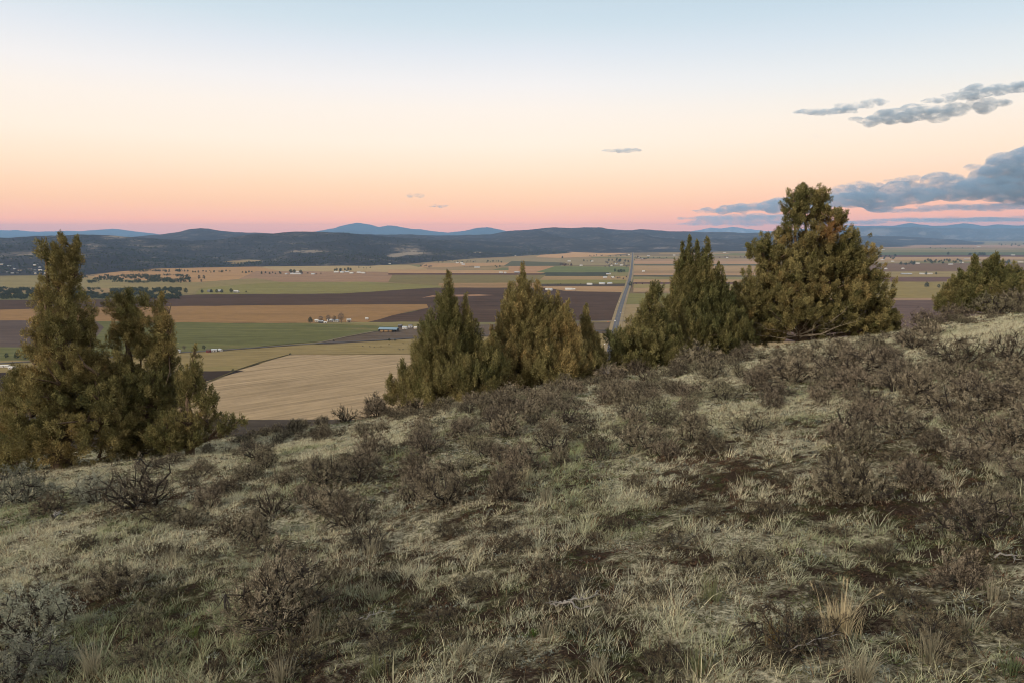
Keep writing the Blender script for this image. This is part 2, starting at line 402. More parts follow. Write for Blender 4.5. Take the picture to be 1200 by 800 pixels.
for k,(y0,y1,c,l) in enumerate([(287.3,290.6,(190,152,124),'far salmon strip under the low dark hills'),(293,296,(150,136,96),'far olive strip on the right plain'),
        (296,299.4,(112,116,84),'far green strip on the right plain'),(299.4,301.4,(112,84,80),'thin maroon strip on the right plain'),(301.4,305,(196,160,122),'orange strip on the right plain'),
        (309,318.6,(138,110,88),'broad brown strip on the right plain'),(318.6,325,(168,146,100),'sandy yellow strip with white barns'),(325,330.6,(126,96,84),'purple brown rough strip on the right plain'),
        (330.6,350,(160,140,90),'yellow olive pasture with two lone bushes'),(350,352.6,(176,144,116),'pale bank above the nearest brown field'),(352.6,400,(118,96,86),'nearest brown ploughed field on the right')]):
    field([(905,y0+0.5),(1120,y0),(1300,y0),(1300,y1),(1120,y1),(905,y1+0.5)], c, l, patch=0.16)

def strip(name, pts, w, c, z, label, cat, edge=None):
    P = np.array([V(*p) for p in pts]); 
    # subdivide
    Q = [P[0]]
    for a, b in zip(P[:-1], P[1:]):
        for j in range(1, 7): Q.append(a + (b - a) * j / 6)
    Q = np.array(Q); T = np.gradient(Q, axis=0); T /= np.linalg.norm(T, axis=1)[:, None]
    Nn = np.stack([-T[:, 1], T[:, 0], 0 * T[:, 0]], 1)
    Lf = Q + Nn * w / 2; Rt = Q - Nn * w / 2; Lf[:, 2] = Rt[:, 2] = z
    mb = MB(); n = len(Q)
    mb.poly(np.concatenate([Lf, Rt]), [(n + i, n + i + 1, i + 1, i) for i in range(n - 1)])
    return tag(link(name, mb.mesh(name, fieldmat(name + '_surface', c, 0.05, 0, 0.08))), label, cat, kind='structure')
Z0 = 0.05 + 0.03 * NF[0]
main = [(690,520),(700,470),(708,440),(713.2,420),(717.8,400),(722.3,380),(727.2,361),(732,346),(736,335),(738.6,325),(740.2,315),(741,306),(741.3,299),(741.6,296)]
strip('verge', main, 27, (168,148,116), Z0 + 0.06, 'pale gravel verge along the straight road', 'verge')
strip('road', main, 12.5, (120,118,122), Z0 + 0.12, 'straight grey road running across the valley', 'road')
strip('centre_line', main[3:9], 0.35, (170,165,130), Z0 + 0.15, 'faint line down the middle of the straight road', 'road marking')
strip('farm_road', [(-40,429),(60,423),(120,420),(200,414.5),(250,411.8),(330,406),(380,402.5),(440,399.6),(480,397),(540,395),(620,392),(712,388)], 9, (112,106,104), Z0 + 0.09, 'narrow farm road between green crop and dry pasture', 'farm road')
strip('side_road', [(600,378),(675,377.2),(719,376.6),(760,376.2),(840,372)], 7, (150,140,132), Z0 + 0.10, 'side road meeting the straight road', 'side road')
strip('ditch', [(205,463),(250,446),(275,435.3),(305,425),(338,416.3)], 4, (104,92,62), Z0 + 0.05, 'weedy ditch between the pale and the olive field', 'ditch')
strip('track', [(338,416.2),(400,415.6),(480,415.2),(560,415)], 2.5, (140,116,84), Z0 + 0.05, 'faint track along the top of the pale field', 'track')
strip('farm_track', [(440,389),(400,396.5),(372,402.6)], 5, (150,134,112), Z0 + 0.07, 'pale track leaving the farmyard', 'track')

# ------------------------------------------------------------------ hills and mountains
def interp(pts, x):
    p = np.array(pts, float); return np.interp(x, p[:, 0], p[:, 1])
def rangemat(name, forest, open_, speck=0.03, bias=0.5, snow=False, fine=0.02):
    m, nt, _, _ = mat(name)
    p = geo(nt)
    a = N(nt, 'ShaderNodeAttribute', attribute_name='val').outputs['Fac']
    n1 = noise(nt, p, 0.0011, 5, 0.65)
    n2 = noise(nt, p, speck, 4, 0.75)
    n3 = noise(nt, mapping(nt, p, (1,1,2.2)), 0.0045, 4, 0.7)
    f = math_(nt, 'ADD', math_(nt, 'MULTIPLY', n1, 0.5), math_(nt, 'MULTIPLY', n2, 0.75))
    f = math_(nt, 'ADD', f, math_(nt, 'MULTIPLY', n3, 0.45))
    f = math_(nt, 'ADD', f, a)
    stops = [(bias + 0.30, forest), (bias + 0.42, tuple(np.array(forest) * 1.5)), (bias + 0.50, open_)]
    r = N(nt, 'ShaderNodeMapRange'); nt.links.new(f, r.inputs[0]); r.inputs[1].default_value = 0.0; r.inputs[2].default_value = 2.0
    stops = [(x / 2.0, c) for x, c in [(bias + 0.22, tuple(np.array(forest) * 0.75)), (bias + 0.40, forest), (bias + 0.50, tuple(np.array(forest) * 0.6 + np.array(open_) * 0.35)), (bias + 0.60, open_)]]
    c = ramp(nt, r.outputs[0], stops)
    return finish(m, nt, c, 1.0, 0.0)

def hill_range(name, ridge, Dr, foot, back, amp, material, label, seed, clear=(), x0=-320, x1=1520, step=4, rows=70, pw=1.25, cat='hills', rough=1.0):
    xs = np.arange(x0, x1 + 1, step)
    tr = np.concatenate([np.linspace(0, 1, rows), np.linspace(1.05, 1 + back, 12)])
    PX, T = np.meshgrid(xs, tr, indexing='ij')
    dr = interp(Dr, PX) if not np.isscalar(Dr) else np.full(PX.shape, float(Dr))
    df = interp(foot, PX)
    D = df + (dr - df) * T
    r = ray(PX, interp(ridge, PX) + 0.55 * rough * fbm(PX / 17.0, PX * 0 + seed, 4, seed + 40) * 2)
    X = r[0] / r[1] * D
    Zr = EYE + r[2] / r[1] * dr
    sc = 2200.0
    n = fbm(X / sc, D / sc, 5, seed) * 1.2
    rid = (1 - np.abs(fbm(X / (sc * 0.55), D / (sc * 1.1), 4, seed + 20)) * 2.4)
    env = np.clip(np.sin(np.clip(T, 0, 1) * math.pi) ** 0.7, 0, 1)
    prof = np.clip(T, 0, 1) ** pw
    Z = Zr * prof + amp * env * (n * 1.1 + rid * 0.75 - 0.35) * np.clip(Zr / 250, 0, 1.3)
    Z = Z + rough * fbm(X / 260, D / 260, 3, seed + 5) * amp * 0.10 * np.clip(T * 3, 0, 1)
    Z = np.where(T > 1, Zr * (1 - ((T - 1) / back) ** 1.5 * 0.9), Z) 
    Z = np.where(T <= 0.001, -8, Z)
    # keep the ridge line the highest thing along each column
    Zr2 = Zr
    lim = EYE + (Zr - EYE) * D / dr + 22 * rough * np.clip(fbm(X / 900, D / 900, 3, seed + 9), -1, 1) * np.clip(T * 1.5 - 0.3, 0, 1) - 3 * (T < 0.99)
    Z = np.where(T < 1, np.minimum(Z, lim), Z)
    nx, ny = PX.shape
    v = np.stack([X, D, Z], -1).reshape(-1, 3)
    i = np.arange(nx - 1)[:, None] * ny; j = np.arange(ny - 1)[None]
    q = np.stack([i + j, i + ny + j, i + ny + j + 1, i + j + 1], -1).reshape(-1, 4)
    # clearings: where the wood opens to grass
    dep = np.arctan2(EYE - Z, D); PY = 400 + F * np.tan(dep - PIT)
    val = np.zeros(PX.shape)
    for cx, cy_, rx, ry, s in clear:
        e = ((PX - cx) / rx) ** 2 + ((PY - cy_) / ry) ** 2
        val += s * np.exp(-e * e)
    val = val * np.clip(0.75 + 1.3 * fbm(X / 330 + 3, D / 520, 4, seed + 60), 0.0, 1.5)
    me = npmesh(name, v, q, material, val=val.ravel(), smooth=True)
    o = link(name, me); tag(o, label, cat, kind='structure')
    return X, D, Z, val
FOR = (0.047, 0.043, 0.046); OPEN = (0.25, 0.20, 0.15)
m_near = rangemat('wooded_hill_near', FOR, OPEN, 0.022, 0.50)
m_mid = rangemat('wooded_hill_mid', (0.050, 0.045, 0.048), (0.17, 0.145, 0.13), 0.010, 0.48)
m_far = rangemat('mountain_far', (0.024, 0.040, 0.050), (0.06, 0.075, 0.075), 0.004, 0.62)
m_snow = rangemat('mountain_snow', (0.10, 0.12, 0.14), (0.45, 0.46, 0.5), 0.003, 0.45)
nearD = [(-320,6800),(200,7200),(450,8600),(700,9500)]
nearF = [(-320,3300),(0,3500),(95,3560),(180,4250),(300,4500),(400,4640),(430,4600),(480,4950),(520,5500),(560,6100),(600,6600),(650,7400),(720,9000)]
HX, HD, HZ, HV = hill_range('hills', [(-320,282),(0,279),(40,277),(80,275.5),(110,275),(125,276),(150,278),(190,281),(225,282.5),(262,280),(290,276),(320,273.5),(345,272.2),(380,272.2),(405,273.4),(430,276),(470,279),(500,281),(550,282.5),(600,284.5),(650,290),(690,296),(720,300)],
    nearD, nearF, 0.7, 95, m_near, 'dark wooded hills with tan clearings behind the fields', 3,
    clear=[(474,294,27,5.5,0.42),(462,300,10,2,0.3),(345,276,22,3.5,0.16),(392,276,14,4,0.17),(340,284,20,3,0.08),(132,279,18,3,0.18),(158,284,15,4,0.16),(180,289,20,3,0.1),(110,288,10,5,0.12),(238,271,14,3,0.12),(345,295,34,1.6,0.2),(40,300,60,6,0.12),(160,306,20,3,0.1),(560,296,5,0.8,0.4)],
    x1=730, step=3)
hill_range('hills', [(-320,285),(100,284),(160,277),(185,275),(200,273),(215,271.3),(225,269),(235,268.2),(247,269),(260,271),(300,273),(345,274),(420,275),(470,275),(500,276),(540,276),(575,275),(590,272.5),(605,270.5),(620,269.5),(635,268),(650,266.8),(662,267.6),(672,268.2),(682,267),(705,267),(713,269),(728,270.2),(742,270.6),(752,269.2),(762,269.6),(780,271),(830,272.5),(900,273.5),(960,275),(1010,278),(1060,284),(1100,290)],
    [(-320,12500),(500,13500),(1100,15500)], [(-320,7000),(400,7000),(600,7500),(740,7900),(870,8600),(1000,10500),(1100,12500)], 0.6, 120, m_mid,
    'blue green forested hills in the middle of the horizon', 11, x1=1110, step=3,
    clear=[(470,262,20,3,0.1),(800,286,60,1.2,0.25),(660,284,30,2,0.06),(770,291,50,1.0,0.4),(700,280,20,2,0.08)])
hill_range('hills', [(780,290),(860,282),(900,277.5),(960,276.5),(1000,277),(1050,277.5),(1090,279),(1120,281.5),(1150,284.5),(1180,289)],
    17500, [(780,12500),(1100,12800),(1180,13500)], 0.5, 60, m_mid, 'low dark wooded rise on the right plain', 17, x0=780, x1=1184, step=3,
    clear=[(1064,281,12,0.7,0.45),(1100,281.5,10,0.6,0.3)])
hill_range('mountains', [(860,276),(900,272),(940,269),(990,267),(1020,266.5),(1050,267),(1100,267.4),(1160,268),(1300,267),(1520,270)],
    30000, [(860,22500),(1520,22500)], 0.5, 260, m_mid, 'long blue hills on the right with pale burnt slopes', 23, x0=860, x1=1520,
    clear=[(1027,272,17,4,0.42),(1014,275,10,2,0.2),(1082,274,4,2.5,0.4),(1118,277,7,1.4,0.4),(1040,276,20,2,0.1),(1150,280,60,1.2,0.3)])
hill_range('mountains', [(-320,271),(0,270.2),(20,270),(45,272),(60,271.4),(95,271.2),(112,269.5),(135,268.6),(165,272),(190,275),(300,276),(365,273),(380,270),(395,266.2),(408,263.4),(420,261.4),(432,263),(445,266.2),(455,264.8),(465,265.2),(480,268.2),(500,270),(525,273),(545,270.6),(558,267.6),(575,267),(588,270),(605,274),(700,275),(940,274),(965,268),(990,264.4),(1005,264.5),(1020,265.2),(1045,265),(1055,263.2),(1067,261.4),(1080,263.2),(1095,265),(1110,264.2),(1130,262.2),(1150,264.6),(1170,263.6),(1200,264.4),(1520,267)],
    40000, [(-320,31000),(1520,31000)], 0.25, 200, m_far, 'blue far mountains along the horizon', 31, cat='mountains', step=3)
hill_range('mountains', [(770,276),(795,273.5),(812,271),(822,269.2),(833,267),(845,268.2),(858,266),(870,268),(885,269.8),(905,271.5),(960,275)],
    48500, [(770,42000),(960,42000)], 0.06, 320, m_snow, 'pale snow streaked mountain under the cloud bank', 37, x0=770, x1=960, step=1.5, cat='mountain')

# ------------------------------------------------------------------ haze
mb = MB(); mb.box(-47000, 47000, -3000, 51500, -20, 930)
hm, nt, _, _ = mat('haze_air')
pv = N(nt, 'ShaderNodeVolumePrincipled'); pv.inputs['Color'].default_value = (0.38, 0.63, 1.0, 1)
pv.inputs['Density'].default_value = 2.7e-5; pv.inputs['Anisotropy'].default_value = 0.0
ou = N(nt, 'ShaderNodeOutputMaterial'); nt.links.new(pv.outputs[0], ou.inputs['Volume'])
tag(link('haze', mb.mesh('haze', hm)), 'thin blue evening haze filling the valley', 'haze', kind='stuff')

# ------------------------------------------------------------------ clouds
def cloudmat(name, dens, scale, thr, colour=(0.95, 0.95, 0.97)):
    m, nt, _, _ = mat(name)
    tc = N(nt, 'ShaderNodeTexCoord')
    n = noise(nt, mapping(nt, tc.outputs['Object'], (0.85, 0.95, 2.0)), scale, 7, 0.68, 0.25)
    d = N(nt, 'ShaderNodeMapRange'); nt.links.new(n, d.inputs[0])
    d.inputs[1].default_value = thr; d.inputs[2].default_value = thr + 0.27; d.inputs[3].default_value = 0; d.inputs[4].default_value = dens
    v = N(nt, 'ShaderNodeVolumePrincipled'); v.inputs['Color'].default_value = rgba(colour); v.inputs['Anisotropy'].default_value = 0.2
    nt.links.new(d.outputs[0], v.inputs['Density'])
    o = N(nt, 'ShaderNodeOutputMaterial'); nt.links.new(v.outputs[0], o.inputs['Volume'])
    m.cycles.volume_step_rate = 0.5 if hasattr(m.cycles, 'volume_step_rate') else 1
    return m
def cloud(lumps, D, material, label, seed, vox, depth=0.8):
    rg = np.random.default_rng(seed)
    s = D / F
    mb = MB()
    import bmesh
    bm = bmesh.new()
    c0 = elev_at(lumps[0][0], lumps[0][1], D)
    for (px, py, rx, ry) in lumps:
        c = elev_at(px, py, D)
        k = max(1, int(rx / max(ry, 1) * 1.1))
        for i in range(k):
            f = (i + 0.5) / k * 2 - 1
            env = math.sqrt(max(0.12, 1 - f * f))
            ex = rx / k * 1.7; ez = ry * env * rg.uniform(0.75, 1.5)
            g = bmesh.ops.create_icosphere(bm, subdivisions=3, radius=1.0)
            ey = max(rx * depth * env * 0.5, ez * 1.2)
            ox, oz, oy = f * rx * 0.9 + rg.normal() * rx / k * 0.3, rg.normal() * ry * 0.22, rg.normal() * ey * 0.2
            for v in g['verts']:
                v.co = Vector((c[0] - c0[0] + (ox + v.co.x * ex) * s, (oy + v.co.y * ey) * s, c[2] - c0[2] + (oz + v.co.z * ez) * s))
    me = bpy.data.meshes.new('cloud'); bm.to_mesh(me); bm.free()
    o = link('cloud', me, loc=tuple(c0))
    md = o.modifiers.new('r', 'REMESH'); md.mode = 'VOXEL'; md.voxel_size = vox * s
    dg = bpy.context.evaluated_depsgraph_get(); dg.update()
    me2 = bpy.data.meshes.new_from_object(o.evaluated_get(dg)); o.modifiers.clear(); o.data = me2
    me2.materials.clear(); me2.materials.append(material)
    return tag(o, label, 'cloud')
mc1 = cloudmat('bank_cloud', 1 / 480.0, 1 / 1000.0, 0.39, (0.56, 0.78, 1.0))  # blue volume tints paint in dusk light and air; the clouds themselves are white
mc2 = cloudmat('grey_cloud', 1 / 170.0, 1 / 340.0, 0.41, (0.70, 0.86, 1.0))
mc3 = cloudmat('wisp_cloud', 1 / 1100.0, 1 / 900.0, 0.40, (0.60, 0.80, 1.0))
cloud([(1196,190,15,14),(1176,187,12,10),(1216,186,16,16),(1184,204,22,16),(1162,199,11,9),(1208,212,40,22),(1139,199,7,5),(1146,208,9,7),(1150,222,70,12),(1120,215,16,7),(1098,214,12,7),(1080,226,60,11),(1060,217,12,6),(1020,231,70,10),(1008,221,10,6),(990,224,9,5),(950,238,60,7),(895,243,50,5),(845,247,36,3.2),(1240,225,60,18)],
      60000, mc1, 'big slate blue cloud bank low on the right', 1, 1.6)
cloud([(1068,210,18,4),(1048,213,12,3),(1122,207,6,3)], 60000, mc1, 'small blue puff riding just above the cloud bank', 2, 0.9)
cloud([(1015,219,14,5),(1003,216,8,4)], 60000, mc1, 'soft blue puff at the top left shoulder of the cloud bank', 3, 0.9)
cloud([(1150,243,80,3.4),(1060,247,50,2.2),(1230,240,50,4)], 63000, mc3, 'thin blue strip under the cloud bank', 4, 0.9)
cloud([(880,256,90,3.6),(850,262,60,3.2),(960,261,90,2.5)], 64000, mc3, 'pale blue layer of cloud just over the snowy mountain', 5, 0.9)
cloud([(1120,258,110,2.4),(1230,256,60,3)], 66000, mc3, 'faint low strip of cloud over the right mountains', 6, 0.8)
cloud([(1068,134,42,8),(1100,126,30,9),(1030,141,34,5)], 25000, mc2, 'long dark grey cloud high on the right', 7, 0.8)
cloud([(1157,122,22,7),(1146,118,12,5)], 25000, mc2, 'short grey cloud just right of the long grey one', 8, 0.7)
cloud([(1170,104,44,5),(1132,112,30,3.5),(1100,118,20,2.5)], 25000, mc2, 'ragged grey cloud topmost at the right edge', 9, 0.7)
cloud([(968,131,38,3.2),(1000,125,22,3.5),(1026,120,16,3.4)], 25000, mc2, 'thin grey cloud trailing left above the cream sky', 10, 0.6)
cloud([(956,161,9,2.0)], 25000, mc3, 'tiny wisp under the trailing grey cloud', 11, 0.5)
cloud([(733,176.5,20,2.4),(715,177,10,1.7)], 30000, mc2, 'small pinkish cloud alone over the middle of the valley', 12, 0.4)
cloud([(488,230,8,2.6)], 30000, mc2, 'tiny tilted wisp above the blue peak', 13, 0.4)
cloud([(515,242,12,1.5)], 30000, mc2, 'tiny flat wisp right of the tilted one', 14, 0.35)

# ------------------------------------------------------------------ far trees, woods
TREE_Z = Z0 + 0.05
def leaf_lump(rng, n, w, h, size, hue, base=0.12):
    """a small crown as many loose leaf-clump faces; returns verts, quads, colours"""
    u = rng.normal(size=(n, 3)); u /= np.linalg.norm(u, axis=1)[:, None]
    rr = rng.uniform(0.45, 1.0, n) ** 0.6 * (1 + 0.22 * np.sin(u[:, 0] * 5 + hue * 9) * np.cos(u[:, 2] * 4 + u[:, 1] * 3))
    c = u * rr[:, None] * np.array([w / 2, w / 2, h * (1 - base) / 2]); c[:, 2] += h * base + h * (1 - base) / 2
    nrm = u + rng.normal(size=(n, 3)) * 0.5; nrm /= np.linalg.norm(nrm, axis=1)[:, None]
    a = np.cross(nrm, rng.normal(size=(n, 3))); a /= np.linalg.norm(a, axis=1)[:, None]; b = np.cross(nrm, a)
    s = (size * rng.uniform(0.6, 1.3, n))[:, None]
    v = np.stack([c - a * s, c - b * s * 0.8, c + a * s, c + b * s * 0.8], 1).reshape(-1, 3)
    return v, np.arange(n * 4).reshape(-1, 4)
def farmat(name, c1, c2):
    m, nt, _, _ = mat(name)
    n = noise(nt, geo(nt), 0.35, 3, 0.6)
    oi = N(nt, 'ShaderNodeObjectInfo')
    f = math_(nt, 'ADD', math_(nt, 'MULTIPLY', n, 0.8), math_(nt, 'MULTIPLY', oi.outputs['Random'], 0.4))
    return finish(m, nt, ramp(nt, f, [(0.3, c1), (0.8, c2)]), 0.95, 0.0)
m_fark = [farmat('far_evergreen', (0.025,0.032,0.018), (0.055,0.060,0.032)), farmat('far_bare_crown', (0.075,0.058,0.050), (0.13,0.10,0.085)), farmat('far_russet', (0.07,0.04,0.035), (0.12,0.075,0.06))]
m_bark = simple('bark', (0.09, 0.07, 0.055), 0.3, 6.0)
FT = {}
def fartree(kind, px, py, hpx, label, group, parts=False, wf=0.9, cat='tree'):
    p = V(px, py, TREE_Z); D = np.linalg.norm(p[:2])
    h = max(4.0, hpx * D / F)
    key = (kind, int(px * 7) % 3, parts)
    if key not in FT:
        rg = np.random.default_rng(hash(key) % 10000 if False else kind * 31 + key[1] * 7 + 5)
        if kind == 1:
            vv, ff = leaf_lump(rg, 420, 1.0, 1.0, 0.035, 0.3 * key[1], 0.15)
        else:
            vv, ff = leaf_lump(rg, 200, 0.9, 1.0, 0.075, 0.3 * key[1], 0.05)
            t = np.clip(vv[:, 2], 0, 1); k = 1.25 - 0.75 * t
            vv[:, :2] *= k[:, None]
        lines = [(np.array([[0, 0, -0.02], [0.01, 0, 0.3], [0.0, 0.01, 0.75]]), [0.035, 0.028, 0.008])]
        for i in range(7 if kind == 1 else 3):
            a = i * 2.4; lines.append((np.array([[0, 0, 0.2 + 0.05 * i], [0.14 * math.cos(a), 0.14 * math.sin(a), 0.42 + 0.05 * i], [0.3 * math.cos(a), 0.3 * math.sin(a), 0.66 + 0.04 * i]]), [0.016, 0.01, 0.004]))
        tv, tf = tubes(lines, 4)
        if parts: FT[key] = (npmesh('trunk', tv, tf, m_bark), npmesh('crown', vv, ff, m_fark[kind]))
        else:
            v = np.concatenate([vv, tv]); f = np.concatenate([ff, tf + len(vv)])
            FT[key] = (npmesh('tree', v, f, [m_fark[kind], m_bark], mi=[0] * len(ff) + [1] * len(tf)),)
    s = (h * wf, h * wf, h)
    if parts:
        o = empty('bare_tree' if kind == 1 else 'tree', (p[0], p[1], p[2]), px * 1.7)
        link('trunk', FT[key][0], o); link('crown', FT[key][1], o)
    else:
        o = link('bare_tree' if kind == 1 else 'tree', FT[key][0], loc=tuple(p)); o.rotation_euler = (0, 0, px * 1.7)
    o.scale = s
    return tag(o, label, cat, group)
# trees that can be told apart
GB = 'bare trees round the white farmstead'
for px, py, h, w, l in [(364,378.6,7.5,0.9,'darker round tree at the left end of the white farmstead'),(376,378,7.5,0.8,'russet bare tree just right of the dark round farmstead tree'),
                        (385,377.5,8.5,0.8,'middle bare tree behind the white farmstead roofs'),(392,377.5,7.5,0.7,'thin bare tree left of the tallest farmstead tree'),
                        (400,378.2,11.5,0.72,'tallest bare tree, at the right end of the white farmstead'),(409,379,3.2,0.9,'low bush right of the tallest farmstead tree')]:
    fartree(0 if px == 364 else 1, px, py, h, l, GB, True, w)
for px, py, h, l in [(456,399.5,3.2,'grey bush at the bend of the farm road'),(463,399.6,2.8,'second grey bush along the farm road, right of the bend'),(391,400.2,2.2,'small dark bush where the farm track meets the road'),
                     (340,415.8,2.6,'dark bush at the corner of the pale harvested field'),(273,434.6,2.0,'dark bush at the tip of the dark ploughed wedge')]:
    fartree(0, px, py, h, l, 'bushes along the farm road and ditches', False, 1.4, 'bush')
for px, py, h, l in [(216,402.0+7.5,5,'grey bare tree beside the small homestead roofs'),(239,409.2,5,'dark tree left of the red shed'),(20,420,7,'round dark tree by the grey road at the far left'),(30,421,5,'smaller tree right of the round roadside one'),(8,419,5,'small tree left of the round roadside one')]:
    fartree(0 if h != 5 or px != 216 else 1, px, py, h, l, 'trees by the near homesteads', True, 0.95)
for px, py, h, l in [(1086,337,5.6,'lone round bush, left one of two in the olive pasture'),(1100,337.6,4.2,'lone spreading bush, right one of two in the olive pasture'),(1085,322.3,3.4,'dark tree between the two white barns'),(1097,322.0,2.6,'small tree at the right end of the white barns'),
                     (738.6,335.5,6,'dark tree standing close to the straight road'),(659,303,3,'lone tree on the pale orange stubble'),(1111,299,3.2,'lone dark tree on the far green strip')]:
    fartree(0, px, py, h, l, None, False, 1.0)
for px, l in [(237,'leftmost dark tree of the row along the yellow green field'),(247.5,'second dark tree of the row along the yellow green field'),(254,'third dark tree of the row along the yellow green field'),(260,'bushy fourth tree of the row along the yellow green field'),(271,'largest dark tree of the row, left of the white shed'),(288.5,'low bush at the right end of the row by the white shed'),(218,'dark tree apart from the wood, left of the row')]:
    fartree(0, px, 343.5 - (px - 237) * 0.008, {271:5,288.5:2.3,218:6}.get(px, 4.2), l, 'trees in a row along the yellow green field', False, 1.0)
for px,py,l in [(233.5,327,'dark tree above the small green bush'),(239,327,'tallest of the trees on the tan meadow'),(236,330.5,'small green bush on the tan meadow')]:
    fartree(0, px, py, 4.2 if py < 328 else 3, l, 'trees on the tan meadow', False, 0.9)
# tree groups: (x0, x1, y0, y1, count, height px, kind, label, group)
groups = [
 (166,216,317.6,319.2,14,2.6,0,'small dark juniper in the thin row before the left hills','thin tree row before the left hills'),
 (222,270,318.3,320,14,2.4,0,'small dark juniper in the right half of the thin tree row','thin tree row, right half'),
 (284,297,319.5,320.6,4,3.0,0,'round dark tree of the little stand right of the thin row','little stand right of the thin row'),
 (306,330,320,321.6,8,2.6,0,'small dark tree among the pink field hedges','trees among the pink field hedges'),
 (341,350,319.5,320.6,3,4.2,0,'dark tree beside the large white shed','trees beside the large white shed'),
 (352,375,320.6,322,7,2.2,1,'bare shrub by the farm row on the pink field','bare shrubs by the farm row'),
 (392,412,317,318.6,8,3.4,0,'dark tree behind the white farm cluster','trees behind the white farm cluster'),
 (421,434,314,315,5,2.0,0,'tiny dark tree right of the white farm cluster','tiny trees right of the white farm cluster'),
 (492,506,312.6,314,7,2.6,1,'bare tree in the small grove behind the tall spire juniper','small grove behind the spire juniper'),
 (514,556,306.2,308.4,16,1.8,0,'tiny dark tree in the far row at the foot of the hills','far row at the foot of the hills'),
 (570,587,307,308.4,7,2.2,0,'dark tree in the small far cluster of the centre','small far cluster of the centre'),
 (545,556,312.4,314,5,2.0,1,'small bare tree by the pale centre strip','trees by the pale centre strip'),
 (580,586,312,314.2,3,2.6,0,'dark tree at the end of the pale centre strip','trees at the end of the centre strip'),
 (657,668,311.0,312.2,6,3.8,2,'russet tree in the tight grove on the green strip','russet grove on the green strip'),
 (685,692,306,307,3,2.2,0,'tiny tree on the tan strip left of the village','trees on the tan strip'),
 (692,735,299.8,301.2,16,1.7,0,'tiny dark tree in the hedge at the foot of the middle hills','hedge at the foot of the middle hills'),
 (708,735,308,313.5,16,3.2,1,'bare village tree left of the straight road','village trees left of the straight road'),
 (714,736,305,309,8,3.4,0,'dark village tree left of the straight road','dark village trees left of the road'),
 (722,732,318.2,319.6,5,3.6,0,'dark tree in the clump below the village','clump below the village'),
 (716,735,325.2,328,6,2.4,2,'russet bush near the road below the village','russet bushes near the road'),
 (743,756,302,305.6,9,2.6,2,'russet tree by the white houses right of the road','russet trees right of the road'),
 (757,780,302.4,304,10,1.8,0,'tiny dark tree in the row right of the road','row right of the road'),
 (742,752,332.6,333.6,4,2.0,2,'brown bush on the maroon strip','bushes on the maroon strip'),
 (843,870,301.5,303,7,2.0,2,'tiny tree on the far plain right of the twin spire juniper','far trees right of the twin spire juniper'),
 (1022,1050,300.5,304.5,14,2.8,0,'dark tree in the far grove right of the big juniper','far grove right of the big juniper'),
 (1057,1072,309,311,8,3.4,0,'dark tree in the clump left of the long tree row','clump left of the long tree row'),
 (1085,1128,305.5,309.5,22,2.8,0,'dark tree in the long row on the right plain','long row on the right plain'),
 (1136,1152,298,302,8,3.0,0,'dark tree behind the right juniper spires','trees behind the right juniper spires'),
 (1172,1184,308,310,6,3.2,0,'dark tree beyond the right juniper branches','trees beyond the right juniper branches'),
 (1168,1200,286.5,289,10,1.6,0,'tiny far tree at the far right of the plain','tiny trees at the far right'),
 (1090,1140,291,292.3,10,1.2,0,'tiny far tree in the faint line on the right plain','faint line on the right plain'),
 (632,680,333.4,334.2,8,1.5,0,'low bush on the brown strip left of the barns','bushes on the brown strip')]
for gi, (x0, x1, y0, y1, n, hp, kd, lab, grp) in enumerate(groups):
    rg = np.random.default_rng(500 + gi)
    xs = np.linspace(x0, x1, n) + rg.normal(size=n) * (x1 - x0) / n * 0.5
    for x in xs: fartree(kd, x, rg.uniform(y0, y1), hp * rg.uniform(0.6, 1.15), lab, grp, False, rg.uniform(0.8, 1.3))

def woods(bands, n, label, seed, size, kindmat, onhill=False):
    rg = np.random.default_rng(seed); VV, FF = [], []; b = 0
    tot = sum((x1 - x0) * (y1 - y0) for x0, x1, y0, y1, *_ in bands)
    for x0, x1, y0, y1, *_ in bands:
        k = int(n * (x1 - x0) * (y1 - y0) / tot)
        for i in range(k):
            px, py = rg.uniform(x0, x1), rg.uniform(y0, y1)
            if vnoise(px / 7, py / 1.8, seed) < 0.36: continue
            edge = min(py - y0, y1 - py, (x1 - px) * 0.2)
            if edge < vnoise(px / 5, 3, seed) * 1.6 - 0.3: continue
            p = V(px, py, TREE_Z)
            h = rg.uniform(0.6, 1.2) * size
            v, f = leaf_lump(rg, 22, h * 0.85, h, h * 0.17, rg.random(), 0.0)
            VV.append(v + p); FF.append(f + b); b += len(v)
    me = npmesh('woodland', np.concatenate(VV), np.concatenate(FF), kindmat)
    return tag(link('woodland', me), label, 'woods', kind='stuff')
woods([(96,226,322.5,332),(0,214,338.5,351),(-60,0,336,353),(150,222,316.5,319)], 7500, 'dark juniper woods between the meadows on the left', 61, 9.0, m_fark[0])
